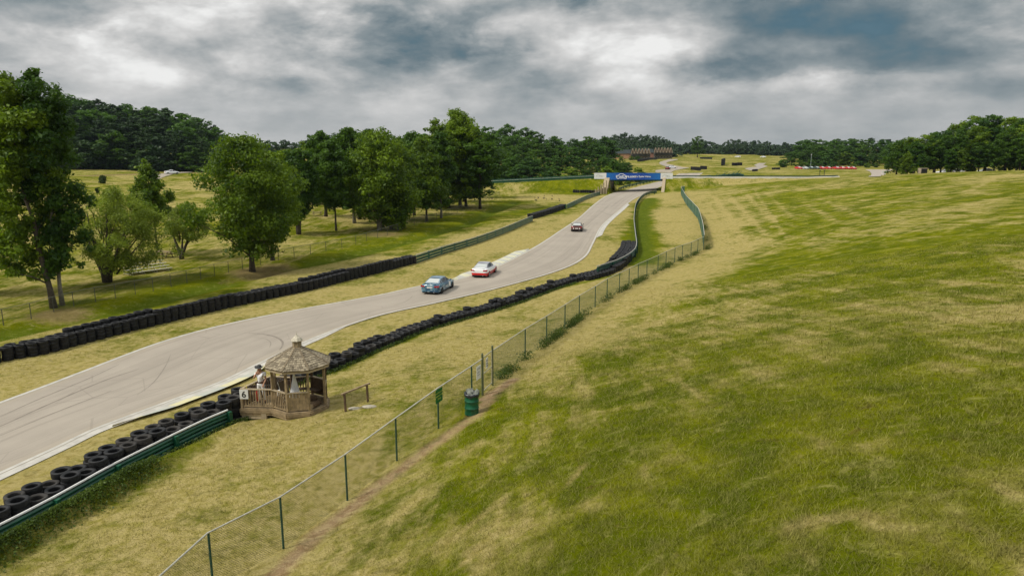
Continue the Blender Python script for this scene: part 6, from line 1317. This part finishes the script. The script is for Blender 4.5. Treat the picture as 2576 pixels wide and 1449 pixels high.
# green tarpaulin mound and scaffold behind the right parapet
x, y, z = far(1800 / 1.00932, 232)
tp_ = empty('tarpaulin_mound', (x, y, z), label='low dark green tarpaulin mound behind the right parapet', cat='tarpaulin'); mb = MB(); rs = random.Random(3); rows = []
for j in range(7): rows.append([(i * 1.0 - 3, j * .6 - 1.8, max(0, 1.1 * math.sin(math.pi * i / 6) * math.sin(math.pi * j / 6)) + rs.uniform(0, .12)) for i in range(7)])
mb.grid(rows); mb.build('sheet', GREEN_DARK, tp_)
x, y, z = far(1855 / 1.00932, 230)
sf = empty('fallen_tree', (x, y, z), label='dark fallen tree with raised limbs behind the right parapet', cat='fallen tree'); mb = MB(); rs = random.Random(6)
mb.tube([(-6, 0, .4), (-2, .2, .7), (2, 0, 1.0), (4, 0, .6)], [.12, .25, .4, .5], 8)
for j in range(14): a = rs.uniform(-5, 3); mb.tube([(a, 0, .5), (a + rs.uniform(.2, 1.5), rs.uniform(-.8, .8), rs.uniform(.7, 1.6) + .35 * max(0, a)), (a + rs.uniform(.8, 2.4), rs.uniform(-1, 1), rs.uniform(1.0, 2.0) + .55 * max(0, a))], [.12, .08, .02], 5)
mb.build('limbs', GREEN_DARK, sf)
p = far(2088 / 1.00932, 228)
for j, (u, lb) in enumerate([(2080, 'left dark post of the small pair behind the end of the parapet'), (2091, 'right dark post of the small pair behind the end of the parapet')]):
    q_ = far(u / 1.00932, 228); po = empty('track_post', q_, label=lb, cat='post', group='pair of dark posts'); mb = MB(); mb.tube([(0, 0, 0), (-.05 + .1 * j, 0, 2.0)], .09, 6); mb.build('shaft', INK, po); mb = MB(); mb.box((0, 0, 1.9), (.5, .1, .2)); mb.build('crossbar', INK, po)

# ------------------------------------------------------------------ weeds and grass blades
def blades(name, pts, hgt, wid, rnd_, mat_, tilt=(.35, 1.15), label='', seed=1, masks=True):
    rs = np.random.RandomState(seed); N = len(pts); a = rs.rand(N) * 2 * np.pi; tl = rs.uniform(tilt[0], tilt[1], N)
    d = np.stack([np.cos(a) * np.sin(tl), np.sin(a) * np.sin(tl), np.cos(tl)], -1); s = np.stack([-np.sin(a + rs.normal(0, .5, N)), np.cos(a), np.zeros(N)], -1)
    V = np.stack([pts - s * wid[:, None] / 2, pts + s * wid[:, None] / 2, pts + d * hgt[:, None]], 1).reshape(-1, 3)
    me = bpy.data.meshes.new(name); me.vertices.add(len(V)); me.vertices.foreach_set('co', V.astype(np.float32).ravel()); me.loops.add(N * 3); me.loops.foreach_set('vertex_index', np.arange(N * 3, dtype=np.int32))
    me.polygons.add(N); me.polygons.foreach_set('loop_start', np.arange(0, N * 3, 3, dtype=np.int32)); me.polygons.foreach_set('loop_total', np.full(N, 3, np.int32)); me.update(calc_edges=True)
    at_ = me.attributes.new('rnd', 'FLOAT', 'POINT'); at_.data.foreach_set('value', np.repeat(rnd_, 3).astype(np.float32))
    if masks:
        l_, d_, h_, t_ = cover(pts[:, 0], pts[:, 1]); ca = me.color_attributes.new('cover', 'FLOAT_COLOR', 'POINT'); ca.data.foreach_set('color', np.repeat(np.stack([l_, d_, h_, t_], -1), 3, axis=0).astype(np.float32).ravel())
    me.materials.append(mat_); o = bpy.data.objects.new(name, me); C.objects.link(o); tag(o, label, kind='stuff'); return o
rs = np.random.RandomState(7); N = 900000
th = rs.uniform(-.70, .70, N); r_ = np.exp(rs.uniform(math.log(7.5), math.log(62), N)); x = np.sin(th) * r_; y = np.cos(th) * r_
ok = np.ones(N, bool)
# keep off the asphalt
cen = (EA + EB) / 2; cd = np.full(N, 99.)
near_ = r_ < 80
d0, _ = poly_dist(x, y, [tuple(p_) for p_ in cen[::6]]); ok &= d0 > 6.3
dd = cover(x, y)[1]; ok &= rs.rand(N) > np.clip(dd * 1.5, 0, .92)
gd, _ = poly_dist(x - gx, y - gy, [(-2.5, 0), (1.2, 0)]); ok &= gd > 1.25
# clumping
cl = np.sin(x * 3.1 + np.sin(y * 2.3) * 2) * np.sin(y * 3.7 + np.sin(x * 1.9) * 2); ok &= rs.rand(N) < (.62 + .38 * cl)
x, y, r_ = x[ok], y[ok], r_[ok]; M_ = len(x); z = H(x, y)
tall = np.clip(rs.gamma(4, .25, M_), .3, 2.2)
hill_ = np.clip((z - 1.2) / 2, 0, 1); z = z + bank(x, y); hg = (.065 + .05 * hill_) * tall * np.clip(1 - (r_ - 30) / 110, .5, 1); wd = np.clip(.0009 * r_, .007, .05) * rs.uniform(.7, 1.4, M_)
blades('grass', np.stack([x, y, z - .005], -1), hg, wd, rs.rand(M_), BLADE, (.4, 1.35), 'short rough grass blades on the slopes nearest the viewer', 3)
# weeds along the fence and behind the guardrail
def weeds(path, n_, spread, hmax, off, name, label, seed, t0=0., t1=1., clump=True):
    rs = np.random.RandomState(seed); P_ = np.array(resample([(p_[0], p_[1], 0) for p_ in path], .2))[:, :2]; L = len(P_); cpos = rs.uniform(t0, t1, max(4, n_ // 260))
    t = (rs.choice(cpos, n_) + rs.normal(0, .006, n_)) if clump else rs.uniform(t0, t1, n_); t = np.clip(t, t0, t1 - 1e-4); i = (t * (L - 1)).astype(int); T = np.gradient(P_, axis=0)[i]; T /= np.hypot(*T.T)[:, None]; Nn = np.stack([T[:, 1], -T[:, 0]], -1)
    q_ = P_[i] + Nn * (off + rs.normal(0, spread, n_))[:, None] + T * rs.normal(0, .15, n_)[:, None]; z = H(q_[:, 0], q_[:, 1]) + bank(q_[:, 0], q_[:, 1]); ht = hmax * rs.rand(n_) ** 1.6 * np.repeat(1, n_)
    pos = np.stack([q_[:, 0], q_[:, 1], z + ht], -1); nr_ = rs.normal(size=(n_, 3)) + np.array([0, 0, .6]); nr_ /= np.linalg.norm(nr_, axis=1)[:, None]
    me = leaf_mesh(name, pos, nr_, rs.uniform(.05, .12, n_), rs.rand(n_), LEAF_WEED); o = bpy.data.objects.new(name, me); C.objects.link(o); tag(o, label, kind='stuff')
weeds(FENCE_W[8:], 11000, .20, .46, .14, 'weeds', 'weeds growing along the foot of the far fence run', 5, .02, .97)
weeds(rail_near_c, 14000, .34, .22, .62, 'weeds', 'dark weeds behind the left end of the near guardrail', 8, 0.0, .52, clump=False)
weeds(rail_near_c, 3500, .14, .20, .28, 'weeds', 'low weeds along the foot of the near guardrail', 9, .5, .95, clump=False)
weeds([tuple(p_)[:2] for p_ in mid_c], 7000, .12, .20, .80, 'weeds', 'grass fringe along the low tyre barrier', 10, .05, .95, clump=False)
wing_c = catmull([(*p_, 0) for p_ in wing], 3)
weeds([tuple(p_)[:2] for p_ in wing_c], 2600, .22, .6, .5, 'weeds', 'dark weeds beside the screened fence corner', 11, .0, .40)

# ------------------------------------------------------------------ haze
mb = MB(); mb.box((0, 420, 29.0), (2300, 1200, 74.0)); hm = bpy.data.materials.new('haze_air'); hm.use_nodes = True; k = NT(hm.node_tree); k.n.clear()
ou = k.new('ShaderNodeOutputMaterial'); pv = k.new('ShaderNodeVolumePrincipled'); pv.inputs['Color'].default_value = (.62, .74, .88, 1); pv.inputs['Density'].default_value = .00006; pv.inputs['Anisotropy'].default_value = .3
k.l.new(pv.outputs[0], ou.inputs['Volume']); hb = mb.build('haze', hm); tag(hb, 'thin bluish haze lying over the far fields and woods', kind='stuff')
